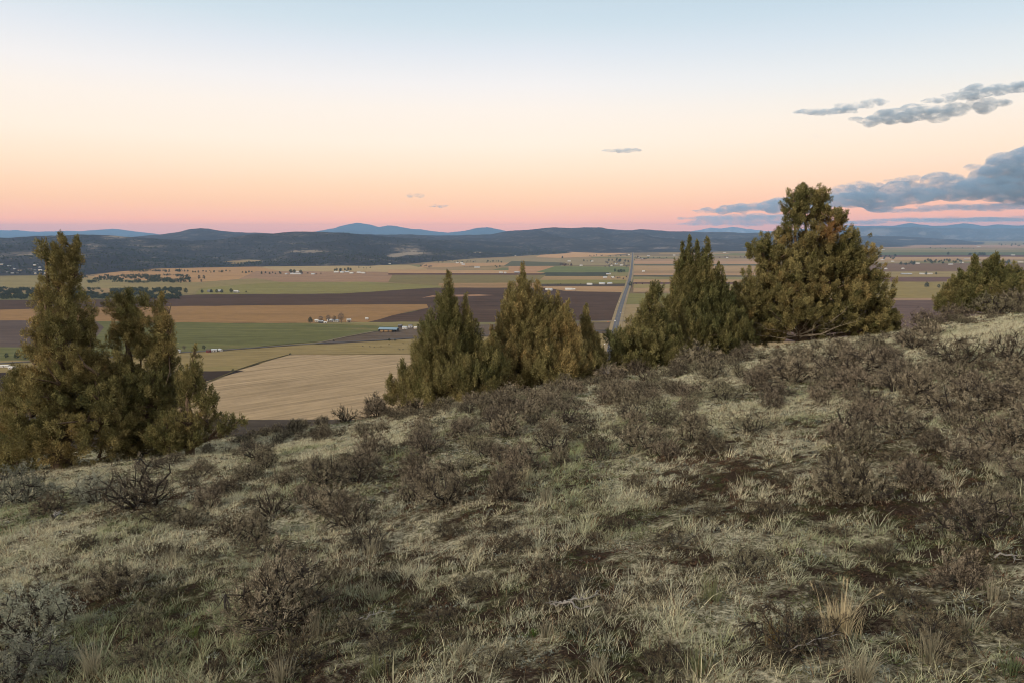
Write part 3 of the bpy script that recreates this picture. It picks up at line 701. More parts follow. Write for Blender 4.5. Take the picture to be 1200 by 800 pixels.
# junipers dotting the near hills
rg = np.random.default_rng(62); VV, FF = [], []; b = 0
nx, ny = HX.shape
for i in range(11000):
    a = rg.integers(0, nx - 1); t = min(int(rg.random() ** 1.2 * 66) + 1, ny - 2)
    if HV[a, t] > 0.1 and rg.random() < 0.75: continue
    f0, f1 = rg.random(), rg.random()
    P = lambda A: (A[a, t] * (1 - f0) + A[a + 1, t] * f0) * (1 - f1) + (A[a, t + 1] * (1 - f0) + A[a + 1, t + 1] * f0) * f1
    x, y, z = P(HX), P(HD), P(HZ)
    if z < 1.0: continue
    h = rg.uniform(6, 12)
    v, f = leaf_lump(rg, 9, h * 0.9, h, h * 0.28, rg.random(), 0.0)
    VV.append(v + np.array([x, y, z - 1])); FF.append(f + b); b += len(v)
tag(link('hillside_woods', npmesh('hillside_woods', np.concatenate(VV), np.concatenate(FF), m_fark[0])), 'dark junipers dotting the near wooded hills', 'woods', kind='stuff')

# ------------------------------------------------------------------ farm buildings, cattle, cars
m_white = simple('white_paint', (0.55, 0.53, 0.50), 0.12); m_metal = simple('pale_metal_roof', (0.42, 0.44, 0.47), 0.2, 0.3, rough=0.5)
m_blue = simple('blue_metal_roof', (0.19, 0.27, 0.33), 0.1, 2.0, 0.5); m_dark = simple('dark_shed_wood', (0.06, 0.05, 0.045)); m_tan = simple('tan_siding', (0.42, 0.34, 0.26))
m_grey = simple('grey_shingle', (0.17, 0.165, 0.17)); m_red = simple('red_barn_paint', (0.20, 0.045, 0.035)); m_hay = simple('hay_bales', (0.30, 0.19, 0.09), 0.3, 0.6)
m_glass = simple('dark_window', (0.03, 0.035, 0.045), 0.1, rough=0.2); m_brown = simple('brown_roof', (0.11, 0.08, 0.065))
WM = {'w': m_white, 't': m_tan, 'd': m_dark, 'r': m_red, 'g': m_grey}; RM = {'m': m_metal, 'b': m_blue, 'g': m_grey, 'w': m_white, 'n': m_brown}
def building(px, py, wpx, dep, h, wall, roof, label, rot=0.0, group=None, name='house', parts=False, cat='building', open_front=False):
    p = V(px, py, TREE_Z); D = np.linalg.norm(p[:2]); w = max(7.0, wpx * D / F) / 2; d = dep / 2; rh = h + d * 0.42
    def body(mb):
        if open_front:
            mb.box(-w, w, d - 0.3, d, 0, h); mb.box(-w, -w + 0.3, -d, d - 0.3, 0, h); mb.box(w - 0.3, w, -d, d - 0.3, 0, h)
            for k in range(9):
                x = -w + 0.3 + (2 * w - 0.9) * k / 8; mb.box(x, x + 0.3, -d, -d + 0.3, 0, h)
        else:
            mb.box(-w, w, -d, d, -0.3, h)
            mb.poly([(-w, -d, h), (-w, d, h), (-w, 0, rh - 0.3)], [(0, 2, 1)]); mb.poly([(w, -d, h), (w, d, h), (w, 0, rh - 0.3)], [(0, 1, 2)])
    def roofp(mb, m=0):
        o = 0.6
        for s in (-1, 1):
            mb.poly([(-w - o, s * (d + o), h - 0.25), (w + o, s * (d + o), h - 0.25), (w + o, 0, rh), (-w - o, 0, rh),
                     (-w - o, s * (d + o), h), (w + o, s * (d + o), h), (w + o, 0, rh + 0.25), (-w - o, 0, rh + 0.25)],
                    [(0,1,2,3),(4,5,6,7),(0,1,5,4),(1,2,6,5),(3,0,4,7)], m)
    def wins(mb, m=0):
        k = max(2, int(w / 2.5))
        for i in range(k):
            x = -w + (i + 0.5) * 2 * w / k
            mb.box(x - 0.6, x + 0.6, -d - 0.06, -d - 0.01, 1.0, 2.2, m)
    if parts:
        o = empty(name, tuple(p), rot)
        a = MB(); body(a); link('wall', a.mesh('wall', WM[wall]), o)
        a = MB(); roofp(a); link('roof', a.mesh('roof', RM[roof]), o)
        if not open_front:
            k = max(2, int(w / 2.5))
            for i in range(k):
                x = -w + (i + 0.5) * 2 * w / k
                a = MB(); a.box(x - 0.6, x + 0.6, -d - 0.06, -d - 0.01, 1.0, 2.2); link('window', a.mesh('window', m_glass), o)
            a = MB(); a.box(w * 0.1, w * 0.1 + 1.4, -d - 0.08, -d - 0.01, 0, 2.3); link('door', a.mesh('door', m_dark), o)
    else:
        a = MB(); body(a); roofp(a, 1); wins(a, 2)
        o = link(name, a.mesh(name, [WM[wall], RM[roof], m_glass]), loc=tuple(p)); o.rotation_euler = (0, 0, rot)
    return tag(o, label, cat, group)
rz = -R(9.5)
building(455.5,388.2,22,16,5.0,'d','b','long open barn with a pale blue metal roof',rz,name='barn',parts=True,open_front=True,cat='barn')
# hay under the blue roof and beside it
for i, (x, w) in enumerate([(447.5,4),(452.5,4.5),(457.5,3.5)]):
    p = V(x, 388.6, TREE_Z); mb = MB(); s = np.linalg.norm(p[:2]) / F * w / 2
    for k in range(3): mb.box(-s + k * 0.05, s - k * 0.08, -2.2 + k * .1, 2.2 - k * .1, k * 1.15, k * 1.15 + 1.12)
    o = link('hay_stack', mb.mesh('hay_stack', m_hay), loc=(p[0], p[1], p[2])); o.rotation_euler = (0, 0, rz)
    tag(o, ['left block of stacked hay under the blue roofed barn', 'middle block of stacked hay under the blue roofed barn', 'right block of stacked hay under the blue roofed barn'][i], 'hay')
building(463.5,387.2,5,8,3.4,'w','w','small white trailer shed in front of the blue roofed barn',rz,name='shed',parts=True)
building(474.5,385.4,5,9,4,'w','m','white sided shed right of the blue roofed barn',rz,name='shed',parts=True)
building(481,383.6,4,9,4.2,'w','g','small white house farthest right in the barn yard',rz,name='house',parts=True)
building(487.5,385.5,4,8,3.5,'t','w','little tan shed next to the juniper spire, right of the barn yard',rz,name='shed',parts=True)
building(469,383.2,4,9,4,'d','g','dark low shed close behind the blue roofed barn',rz,name='shed',parts=True)
building(371.5,376.8,4,8,3.6,'w','w','white cottage at the left of the bare tree farmstead',rz,name='house',parts=True)
building(376.5,378.0,5,9,3.2,'d','m','dark shed with pale roof in the bare tree farmstead',rz,name='shed',parts=True)
building(381.3,378.8,1.8,4,3.0,'w','w','tiny white hut in front of the farmstead trees',rz,name='hut',parts=True)
building(387,376.6,5.5,9,3.6,'w','w','white house in the middle of the bare tree farmstead',rz,name='house',parts=True)
building(394,377.0,6,9,3.6,'w','m','long white house under the tallest bare tree',rz,name='house',parts=True)
building(408.7,377.0,4.6,9,5,'t','w','tan gabled barn at the right of the bare tree farmstead',rz + 0.6,name='barn',parts=True)
building(430,374.2,2.2,5,2.8,'w','w','tiny white trailer alone on the orange field edge',rz,name='trailer',parts=True,cat='trailer')
building(244.5,412.0,3,6,3.6,'r','n','small red shed by the farm road',0.2,name='shed',parts=True)
building(251,411.6,5,6,3.4,'w','m','white shed right of the small red shed',0.3,name='shed',parts=True)
building(258.5,410.8,8,5,2.4,'w','m','low white roofed pen angling away from the farm road',-0.9,name='pen',parts=True)
building(209,412.5,3.5,7,3.4,'w','m','white roofed cottage showing between the left junipers and the farm road',0.1,name='house',parts=True)
building(179,417.5,8,7,3.4,'w','w','white house glimpsed through the second left juniper',0.1,name='house',parts=True)
building(21,431.5,16,7,2.2,'w','w','long low white shed by the grey road at the left edge',0.0,name='shed',parts=True)
building(5,429.5,9,6,2.2,'w','w','low white shed nearest the left edge of the picture',0.0,name='shed',parts=True)
mid = [(277,342.8,5,'w','w','white shed right of the dark tree row'),(246,342,4,'g','g','grey roofed house in the dark tree row'),(258,342,3.5,'g','m','pale grey roof between the trees of the dark row'),
 (347,321.6,13,'w','m','large white roofed shed on the pink field'),(349,319.4,4,'w','w','white house standing just behind the large white shed'),(367,321.8,3.5,'w','m','small white shed right of the large white shed'),(336,321.8,3,'t','m','tan shed left of the large white shed'),
 (394,319.6,5,'w','w','leftmost white house of the farm cluster'),(401,319.8,4,'w','m','second white house of the farm cluster'),(407,319.6,5,'t','m','tan roofed barn in the middle of the farm cluster'),(412,320.6,4,'w','w','white shed at the front of the farm cluster'),(421,320.2,5,'w','m','white barn toward the right of the farm cluster'),(426,320.6,4,'w','w','rightmost white house of the farm cluster'),
 (543,310.5,4,'w','m','tiny white barn left of the pale centre strip'),(559,314,6,'w','m','long pale shed by the pale centre strip'),(536,308.6,3,'w','w','tiny white house in the far tree row'),(541,308.9,3,'w','w','second tiny white house in the far tree row'),(448,309.6,5,'w','m','white barn at the edge of the hill woods'),(456,310,4,'w','w','white shed right of the barn at the hill woods'),
 (587,320.2,4,'w','w','small white shed left of the centre juniper spire'),(606,320,6,'g','m','blue grey shed seen right beside the centre juniper spire'),(592,320.4,2.4,'w','w','tiny white hut left of the centre juniper spire'),
 (691,333.8,6,'w','w','bright white barn in the row of barns left of the road'),(705.5,333.2,6.5,'w','m','second white barn of the row, right of the bright one'),(714.5,333,5,'w','m','third white barn of the row, nearest the road'),
 (666.5,339.8,8,'w','w','white barn right at the edge of the dark ploughland'),(645,340.4,5,'w','m','pale shed among the low bushes left of the edge barn'),(641,340,3,'w','w','tiny white hut left of the edge barn'),(672.5,340.4,3,'t','w','small tan shed right of the edge barn'),
 (718,326,3,'w','w','white house under the village clump'),(713,322,5,'t','m','pale roofed shed under the village clump'),(709,326,4,'w','m','low white shed near the orange tan strip'),(737,299.2,2.4,'w','w','white silo house where the straight road ends'),
 (716,312,3,'w','w','white house lowest in the village'),(722,310,3,'w','m','metal roofed house in the middle of the village'),(728,311.5,3,'w','w','white house on the road side of the village'),(712,309,3,'t','g','tan house at the left of the village'),(667,306.7,3.5,'w','w','white house above the russet grove'),(681,311.8,3,'w','m','pale shed right of the russet grove'),(694,306.8,2.4,'w','w','tiny hut on the tan strip left of the village'),
 (748,302.5,2.4,'w','w','white house first right of the straight road'),(752,304,2.4,'w','w','white house second right of the straight road'),(754,318.6,2.6,'w','w','tiny white shed alone right of the road'),(760,300.4,2.6,'t','m','tiny tan house on the far row right of the road'),(790,299.6,2.6,'w','w','tiny white house left of the twin spire juniper'),
 (849,296.6,3,'w','w','tiny white house far right of the twin spire juniper'),(852,302.6,2,'w','w','tiny pale hut beneath the far white house'),(906,302,3,'w','w','tiny white house by the shoulder of the big juniper'),
 (1062,321.8,10,'g','m','long grey metal shed left of the white barns'),(1081,321.6,5,'w','m','white barn left of the dark tree on the sandy strip'),(1089,321.6,6,'w','w','white barn right of the dark tree on the sandy strip'),(1075,309.3,4,'w','w','bright white house beside the dark clump'),(1034,305.2,3,'w','w','white house under the far grove'),(1046,307,2.6,'w','w','tiny white house right of the far grove'),
 (1114,310.4,4,'w','m','white shed below the long tree row'),(1127,308.4,3,'w','w','white house at the right end of the long tree row'),(1133,304.6,5,'t','m','pale sheds in front of the right juniper spires'),(1058,315.4,2,'w','w','tiny white hut on the broad brown strip'),(1038,315.6,2,'w','w','tiny hut at the left of the broad brown strip'),
 (1187,299.5,3,'w','w','tiny white house at the far right of the plain'),(1196,308,4,'t','w','tan barn at the right edge beyond the branches'),(1071,287,2.4,'w','w','tiny white barn under the low dark rise'),(1147,289.6,3,'w','w','tiny white barn right of the low dark rise'),(1035,293,2.4,'w','w','tiny white barn left on the far green strip'),(307,308,2,'w','w','tiny white house low in the hill woods')]
for px, py, w, wl, rf, lab in mid:
    building(px, py, w, 13, 4.2, wl, rf, lab, rz + (px % 5 - 2) * 0.15, 'farm buildings scattered over the valley', name='farm_building')
rg = np.random.default_rng(77)
def hill_house(px, py, lab, grp):       # houses on the wooded slope: find the slope point on this ray
    dep = np.arctan2(EYE - HZ, HD); PYg = 400 + F * np.tan(dep - PIT)
    a = int(np.clip((px + 320) / 3, 0, HX.shape[0] - 1)); col_ = PYg[a]
    k = int(np.argmin(np.abs(col_[:68] - py)))
    mb = MB(); w = rg.uniform(5, 10); d = 4
    mb.box(-w, w, -d, d, -3, 4.2); mb.gable(-w - 0.5, w + 0.5, -d - 0.5, d + 0.5, 4.22, 7, 1)
    o = link('hill_house', mb.mesh('hill_house', [[m_tan, m_tan, m_grey, m_dark][rg.integers(0, 4)], RM['mgwn'[rg.integers(0, 4)]]]), loc=(HX[a, k], HD[a, k], HZ[a, k])); o.rotation_euler = (0, 0, rg.uniform(-0.5, 0.5))
    tag(o, lab, 'house', grp)
for i in range(20):
    hill_house(rg.uniform(-5, 52), rg.uniform(310, 325), 'tiny pale house in the hillside village among dark trees at the far left', 'houses of the wooded hillside village')
for i in range(9):
    hill_house(rg.uniform(600, 632), rg.uniform(300, 306), 'tiny pale house in the hamlet where the dark hills end', 'hamlet where the dark hills end')

# cattle
def cow(px, py, rot, lab, graze):
    p = V(px, py, Z0 + 0.02)
    import bmesh
    me = bpy.data.meshes.new('cow'); bm = bmesh.new()
    pts = [((-0.95,0,1.12),.30),((-0.4,0,1.08),.40),((0.25,0,1.08),.42),((0.75,0,1.15),.36),((1.1,0,1.2 if not graze else .95),.22),((1.45,0,1.42 if not graze else .5),.17),((1.8,0,1.36 if not graze else .2),.10)]
    vs = [bm.verts.new(q) for q, r in pts]; rad = [r for q, r in pts]
    for a, b in zip(vs[:-1], vs[1:]): bm.edges.new((a, b))
    for k, (x, kx) in {0: (-0.95, -0.12), 3: (0.75, 0.0)}.items():
        for s in (-1, 1):
            prev = vs[k]
            for q, r in [((x, s * .24, .8), .17), ((x + kx, s * .25, .45), .09), ((x, s * .25, 0.04), .08)]:
                n = bm.verts.new(q); rad.append(r); bm.edges.new((prev, n)); prev = n
    t = bm.verts.new((-1.28, 0, .95)); rad.append(.05); bm.edges.new((vs[0], t)); t2 = bm.verts.new((-1.32, 0, .45)); rad.append(.04); bm.edges.new((t, t2))
    bm.to_mesh(me); bm.free()
    o = link('cow', me, loc=tuple(p)); o.rotation_euler = (0, 0, rot)
    md = o.modifiers.new('s', 'SKIN'); me.skin_vertices[0].data[0].use_root = True
    for i, r in enumerate(rad): me.skin_vertices[0].data[i].radius = (r, r)
    ss = o.modifiers.new('d', 'SUBSURF'); ss.levels = ss.render_levels = 1
    me.materials.append(m_cow); o.scale = (1.15,) * 3
    tag(o, lab, 'cow', 'cattle grazing on the dry pasture')
m_cow = simple('black_hide', (0.018, 0.014, 0.012), 0.3, 3)
for x, y, r, l, gz in [(425,406.2,0.3,'leftmost dark cow, at the left end of the herd',1),(433.5,406.4,2.8,'second dark cow from the left of the herd',0),(438.6,406.8,0.9,'large black cow third from the left of the herd',1),(446.2,406.4,3.4,'dark cow on the right of the large black one',1),
                   (456,403.9,0.1,'dark cow higher up, in the middle of the herd',1),(472.5,402.8,2.6,'small dark cow nearest the farm road on the right',0),(467.0,409.0,0.2,'left cow of the touching pair',1),(468.6,409.9,3.5,'right cow of the touching pair',1),(472.2,409.8,0.4,'rightmost dark cow, beside the touching pair',0)]:
    cow(x, y, r, l, gz)

# vehicles on the straight road
def car(px, py, rot, c, label, tall=False):
    p = V(px, py, Z0 + 0.13); o = empty('van' if tall else 'car', tuple(p), rot)
    L, W = (3.0, 1.05) if tall else (2.3, 0.92)
    H = 2.4 if tall else 0.95
    import bmesh
    bm = bmesh.new()
    prof = [(-L, .35), (-L, H), (L * .45, H), (L * .62, H * .62), (L, H * .5), (L, .35)] if tall else [(-L, .35), (-L * .98, .85), (-L * .72, .95), (-L * .45, 1.42), (L * .18, 1.45), (L * .48, .98), (L * .95, .82), (L, .35)]
    A = [bm.verts.new((x, -W, z)) for x, z in prof]; B = [bm.verts.new((x, W, z)) for x, z in prof]
    bm.faces.new(A); bm.faces.new(B[::-1]); n = len(A)
    for i in range(n): bm.faces.new((A[i], B[i], B[(i + 1) % n], A[(i + 1) % n]))
    me = bpy.data.meshes.new('body'); bm.to_mesh(me); bm.free(); me.materials.append(simple('car_paint', c, 0.03, 1, 0.35)); link('body', me, o)
    a = MB()
    for s in (-1, 1): a.box(-L * .4, L * .2, s * (W + .01) - .01, s * (W + .01) + .01, 1.02 if not tall else 1.4, 1.36 if not tall else 2.0)
    link('window', a.mesh('window', m_glass), o)
    for x in (-L * .62, L * .62):
        for s in (-1, 1):
            v, f = tubes([(np.array([[x, s * W - .12, .33], [x, s * W + .1, .33]]), [.33, .33])], 12)
            cap = np.arange(12)[None]
            link('wheel', npmesh('wheel', v, [f, cap[:, ::-1], cap + 12], m_tyre), o)
    return tag(o, label, 'van' if tall else 'car')
m_tyre = simple('tyre_rubber', (0.02, 0.02, 0.02))
car(720.7,376.6,R(85),(0.85,0.85,0.85),'white box van on the straight road at the side road junction',True)
car(712.8,377.4,R(5),(0.62,0.18,0.06),'orange car on the side road just before the junction')
car(725.9,354.5,R(80),(0.75,0.76,0.78),'white car parked on the left verge of the straight road')
car(727.4,367.2,R(262),(0.55,0.56,0.6),'silver car driving on the right side of the straight road')
car(708.4,403.5,R(80),(0.8,0.8,0.8),'white car on the gravel verge nearest the hill')

# ------------------------------------------------------------------ the hillside
def hillside():
    n = 760
    a, b = 4.0, math.asinh(900 / 4.0)
    u = np.linspace(-1, 1, n)
    X = a * np.sinh(b * u)
    Y = 7.0 + a * 1.2 * np.sinh(b * u * 0.97)
    X, Y = np.meshgrid(X, Y, indexing='ij')
    Z = hill_z(X, Y)
    v = np.stack([X, Y, Z], -1).reshape(-1, 3)
    i = np.arange(n - 1)[:, None] * n; j = np.arange(n - 1)[None]
    q = np.stack([i + j, i + n + j, i + n + j + 1, i + j + 1], -1).reshape(-1, 4)
    m, nt, _, _ = mat('hillside_soil')
    p = geo(nt)
    n1 = noise(nt, p, 0.9, 5, 0.65); n2 = noise(nt, p, 5.0, 5, 0.7); n3 = noise(nt, p, 32, 4, 0.7); n4 = noise(nt, p, 0.28, 4, 0.6)
    soil = ramp(nt, n3, [(0.3, (0.022, 0.015, 0.011)), (0.55, (0.060, 0.042, 0.031)), (0.75, (0.11, 0.083, 0.062))])
    moss = ramp(nt, n3, [(0.3, (0.030, 0.034, 0.014)), (0.7, (0.085, 0.088, 0.040))])
    n5 = noise(nt, p, 14, 4, 0.75)
    n35 = math_(nt, 'ADD', math_(nt, 'MULTIPLY', n3, 0.5), math_(nt, 'MULTIPLY', n5, 0.5))
    thatch = ramp(nt, n35, [(0.38, (0.05, 0.042, 0.026)), (0.47, (0.25, 0.225, 0.145)), (0.58, (0.62, 0.56, 0.40))])
    f1 = ramp(nt, n2, [(0.47, (0, 0, 0)), (0.60, (1, 1, 1))])
    c = mixc(nt, f1, soil, moss)
    f2 = math_(nt, 'ADD', math_(nt, 'MULTIPLY', n1, 0.6), math_(nt, 'MULTIPLY', n4, 0.55))
    f2 = math_(nt, 'ADD', f2, math_(nt, 'MULTIPLY', math_(nt, 'SUBTRACT', n2, 0.5), 0.5))
    # the thatch of dry grass thickens away from the camera
    sp = N(nt, 'ShaderNodeSeparateXYZ'); nt.links.new(p, sp.inputs[0])
    far = N(nt, 'ShaderNodeMapRange'); nt.links.new(sp.outputs[1], far.inputs[0])
    far.inputs[1].default_value = 4; far.inputs[2].default_value = 20; far.inputs[3].default_value = -0.04; far.inputs[4].default_value = 0.12
    f2 = math_(nt, 'ADD', f2, far.outputs[0])
    f2 = ramp(nt, f2, [(0.53, (0, 0, 0)), (0.66, (1, 1, 1))])
    c = mixc(nt, f2, c, thatch)
    bh = math_(nt, 'ADD', n3, math_(nt, 'MULTIPLY', n2, 1.5))
    finish(m, nt, c, 1.0, 0.0, bump=bh, bstr=1.0, bdist=0.06)
    me = npmesh('hillside', v, q, m, smooth=True)
    tag(link('hillside', me), 'grassy hillside sloping down to the valley', 'hillside', kind='structure')
hillside()

# photo-space density of the dry grass: pale patches seen in the photo
PALE = [(1150,390,80,18,.5),(1100,395,60,12,.3),(920,430,70,10,.3),(780,470,70,18,.25),(240,530,60,25,.5),(620,560,60,30,.45),(380,470,50,14,.3),(250,590,60,40,.35),(690,470,60,12,.3),(350,520,60,20,.3),
        (450,520,60,16,.3),(900,480,70,18,.2),(1000,480,50,18,.2),(660,540,70,20,.3),(140,650,50,30,.2)]
DARKP = [(790,600,70,22,.5),(760,640,60,20,.5),(860,560,60,15,.45),(1080,600,90,30,.2),(500,715,60,25,.45),(730,660,50,20,.3),(200,700,50,30,.35),(620,780,80,30,.3),(330,770,60,30,.2),(1000,590,60,20,.25),(1050,520,60,20,.2),(930,700,40,25,.3)]
def project(X, Y, Z):
    d = EYE - Z; dc = Y * math.cos(PIT) + d * math.sin(PIT)
    return 600 + F * X / dc, 400 + F * (d * math.cos(PIT) - Y * math.sin(PIT)) / dc
# the same patches as places on the ground
def ground_patches(lst):
    out = []
    for px, py, rx, ry, s in lst:
        x, y, z = on_hill(px, py)
        d = math.hypot(x, y)
        out.append((x, y, rx * d / F, max(ry * d * d / F / 4.5, rx * d / F * 0.5), s))
    return out
GP, GD = ground_patches(PALE), ground_patches([(a, b, c, d, e * 1.5) for a, b, c, d, e in DARKP])
def patchval(X, Y, L):
    t = np.zeros(np.shape(X))
    for x, y, rx, ry, s in L: t = t + s * np.exp(-(((X - x) / rx) ** 2 + ((Y - y) / ry) ** 2))
    return t
def greenness(X, Y): return fbm(X / 1.3 + 40, Y / 1.3, 4, 33) + 0.5 * fbm(X / 6.0, Y / 6.0, 3, 35)
def grassiness(X, Y):
    return 0.50 + 0.62 * fbm(X / 1.6, Y / 1.6, 4, 50) + 0.25 * fbm(X / 0.45, Y / 0.45, 2, 57) + patchval(X, Y, GP) - patchval(X, Y, GD)

def wedge(n, y0, y1, rng, power=1.0):
    Y = np.sqrt(rng.uniform(y0 * y0, y1 * y1, n)); X = rng.uniform(-1.02, 1.02, n) * (0.82 * Y + 1.2)
    return X, Y
def grass():
    rng = np.random.default_rng(5)
    VS, QS, TS, CS = [], [], [], []; base = 0
    for (y0, y1, dens, per, wid, hscale, seg) in [(1.6, 7, 165, 26, 0.0028, 1.0, 2), (7, 14, 115, 20, 0.0052, 1.0, 2), (14, 24, 70, 16, 0.010, 1.05, 1), (24, 46, 26, 14, 0.017, 1.1, 1)]:
        area = 0.82 * (y1 * y1 - y0 * y0) * 1.02 + 2.4 * (y1 - y0)
        n = int(area * dens); X, Y = wedge(n, y0, y1, rng)
        gv = grassiness(X, Y)
        keep = rng.random(n) < np.clip(gv * 1.35 - 0.05, 0.05, 1.0); X, Y, gv = X[keep], Y[keep], gv[keep]; n = len(X)
        k = np.repeat(np.arange(n), rng.poisson(per, n)); m = len(k)
        tr = rng.uniform(0.015, 0.06, n)[k] * (1 + 0.6 * (Y[k] > 14))
        ang = rng.uniform(0, 2 * math.pi, m); rr = np.abs(rng.normal(size=m))
        bx = X[k] + np.cos(ang) * rr * tr; by = Y[k] + np.sin(ang) * rr * tr
        bz = hill_z(bx, by) - 0.004
        hh = np.clip(rng.lognormal(math.log(0.058), 0.42, n), 0.02, 0.22)[k] * (0.65 + 0.9 * np.clip(gv[k], 0, 1.2)) * hscale * rng.uniform(0.5, 1.25, m)
        lean = np.stack([np.cos(ang), np.sin(ang)], 1) * (0.25 + 0.45 * rng.random(m))[:, None] + rng.normal(size=(m, 2)) * 0.22 + np.array([0.10, -0.10])
        d = np.concatenate([lean, np.ones((m, 1))], 1); d /= np.linalg.norm(d, axis=1)[:, None]
        sa = rng.uniform(0, math.pi, m); sv = np.stack([np.cos(sa), np.sin(sa), 0 * sa], 1) * (wid * rng.uniform(0.6, 1.3, m))[:, None] * 0.5
        B = np.stack([bx, by, bz], 1); L = hh[:, None]
        mid = B + d * L * 0.55; tip = B + (d * np.array([1.35, 1.35, 0.9])) * L
        # colour
        gr = np.clip(greenness(bx, by) * 1.2 + 0.10 + rng.normal(size=n)[k] * 0.16, 0, 1)
        straw = np.array([0.70, 0.63, 0.43]); grey = np.array([0.53, 0.53, 0.40]); green = np.array([0.22, 0.28, 0.12]); rust = np.array([0.24, 0.15, 0.09])
        a = rng.random(n)[k][:, None]
        c = straw * a + grey * (1 - a)
        c = c * (1 - gr[:, None] * 0.8) + green * gr[:, None] * 0.8
        rmask = (rng.random(m) < 0.14)[:, None]; c = np.where(rmask, rust, c)
        c = c * rng.uniform(0.6, 1.25, m)[:, None]
        if seg == 2:
            v = np.stack([B - sv, B + sv, mid + sv * 0.8, mid - sv * 0.8, tip], 1).reshape(-1, 3)
            q = np.arange(m)[:, None] * 5
            QS.append(base + q + np.array([[0, 1, 2, 3]])); TS.append(base + q + np.array([[3, 2, 4]])); CS.append(np.repeat(c, 5, 0))
        else:
            v = np.stack([B - sv, B + sv, tip], 1).reshape(-1, 3); q = np.arange(m)[:, None] * 3
            TS.append(base + q + np.array([[0, 1, 2]])); CS.append(np.repeat(c, 3, 0))
        VS.append(v); base += len(v)
    me = npmesh('grass', np.concatenate(VS), [np.concatenate(QS), np.concatenate(TS)], tint_mat('dry_grass', 0.25), col=np.concatenate(CS))
    tag(link('grass', me), 'short dry bunch grass covering the hillside', 'grass', kind='stuff')
    # low ground cover: tiny forbs, moss cushions and dead twig litter
    VS, QS, CS = [], [], []; base = 0
    for (y0, y1, dens, per, sz) in [(1.6, 8, 95, 34, 0.011), (8, 18, 55, 26, 0.018), (18, 40, 22, 18, 0.03)]:
        area = 0.82 * (y1 * y1 - y0 * y0) * 1.02 + 2.4 * (y1 - y0); n = int(area * dens); X, Y = wedge(n, y0, y1, rng)
        gv = grassiness(X, Y); keep = rng.random(n) < np.clip(0.95 - gv * 0.8, 0.1, 1); X, Y = X[keep], Y[keep]; n = len(X)
        k = np.repeat(np.arange(n), per); m = len(k)
        rad = rng.uniform(0.03, 0.10, n)[k]; hgt = rng.uniform(0.015, 0.06, n)[k]
        u = rng.normal(size=(m, 3)); u /= np.linalg.norm(u, axis=1)[:, None]; u[:, 2] = np.abs(u[:, 2])
        bx = X[k] + u[:, 0] * rad; by = Y[k] + u[:, 1] * rad; bz = hill_z(bx, by) + u[:, 2] * hgt - 0.004
        dd = u * 0.7 + rng.normal(size=(m, 3)) * 0.6; dd[:, 2] = np.abs(dd[:, 2]) * 0.8 + 0.1
        ln = sz * rng.uniform(0.7, 2.2, m)
        v, q = blades(np.stack([bx, by, bz], 1), dd, ln, sz * rng.uniform(0.3, 0.7, m), rng)
        t = np.clip(greenness(X, Y) * 0.7 + 0.35 + rng.normal(size=n) * 0.3, 0, 1)[k][:, None]
        c = np.array([0.105, 0.056, 0.036]) * (1 - t) + np.array([0.085, 0.105, 0.045]) * t
        gy = (rng.random(n) < 0.16)[k][:, None]; c = np.where(gy, np.array([0.20, 0.215, 0.18]), c)
        c = c * rng.uniform(0.45, 1.35, m)[:, None]
        VS.append(v); QS.append(q + base); CS.append(np.repeat(c, 5, 0)); base += len(v)
    me = npmesh('ground_cover', np.concatenate(VS), np.concatenate(QS), tint_mat('low_forbs', 0.15), col=np.concatenate(CS))
    tag(link('ground_cover', me), 'low moss, forbs and twig litter between the grass', 'ground cover', kind='stuff')
grass()

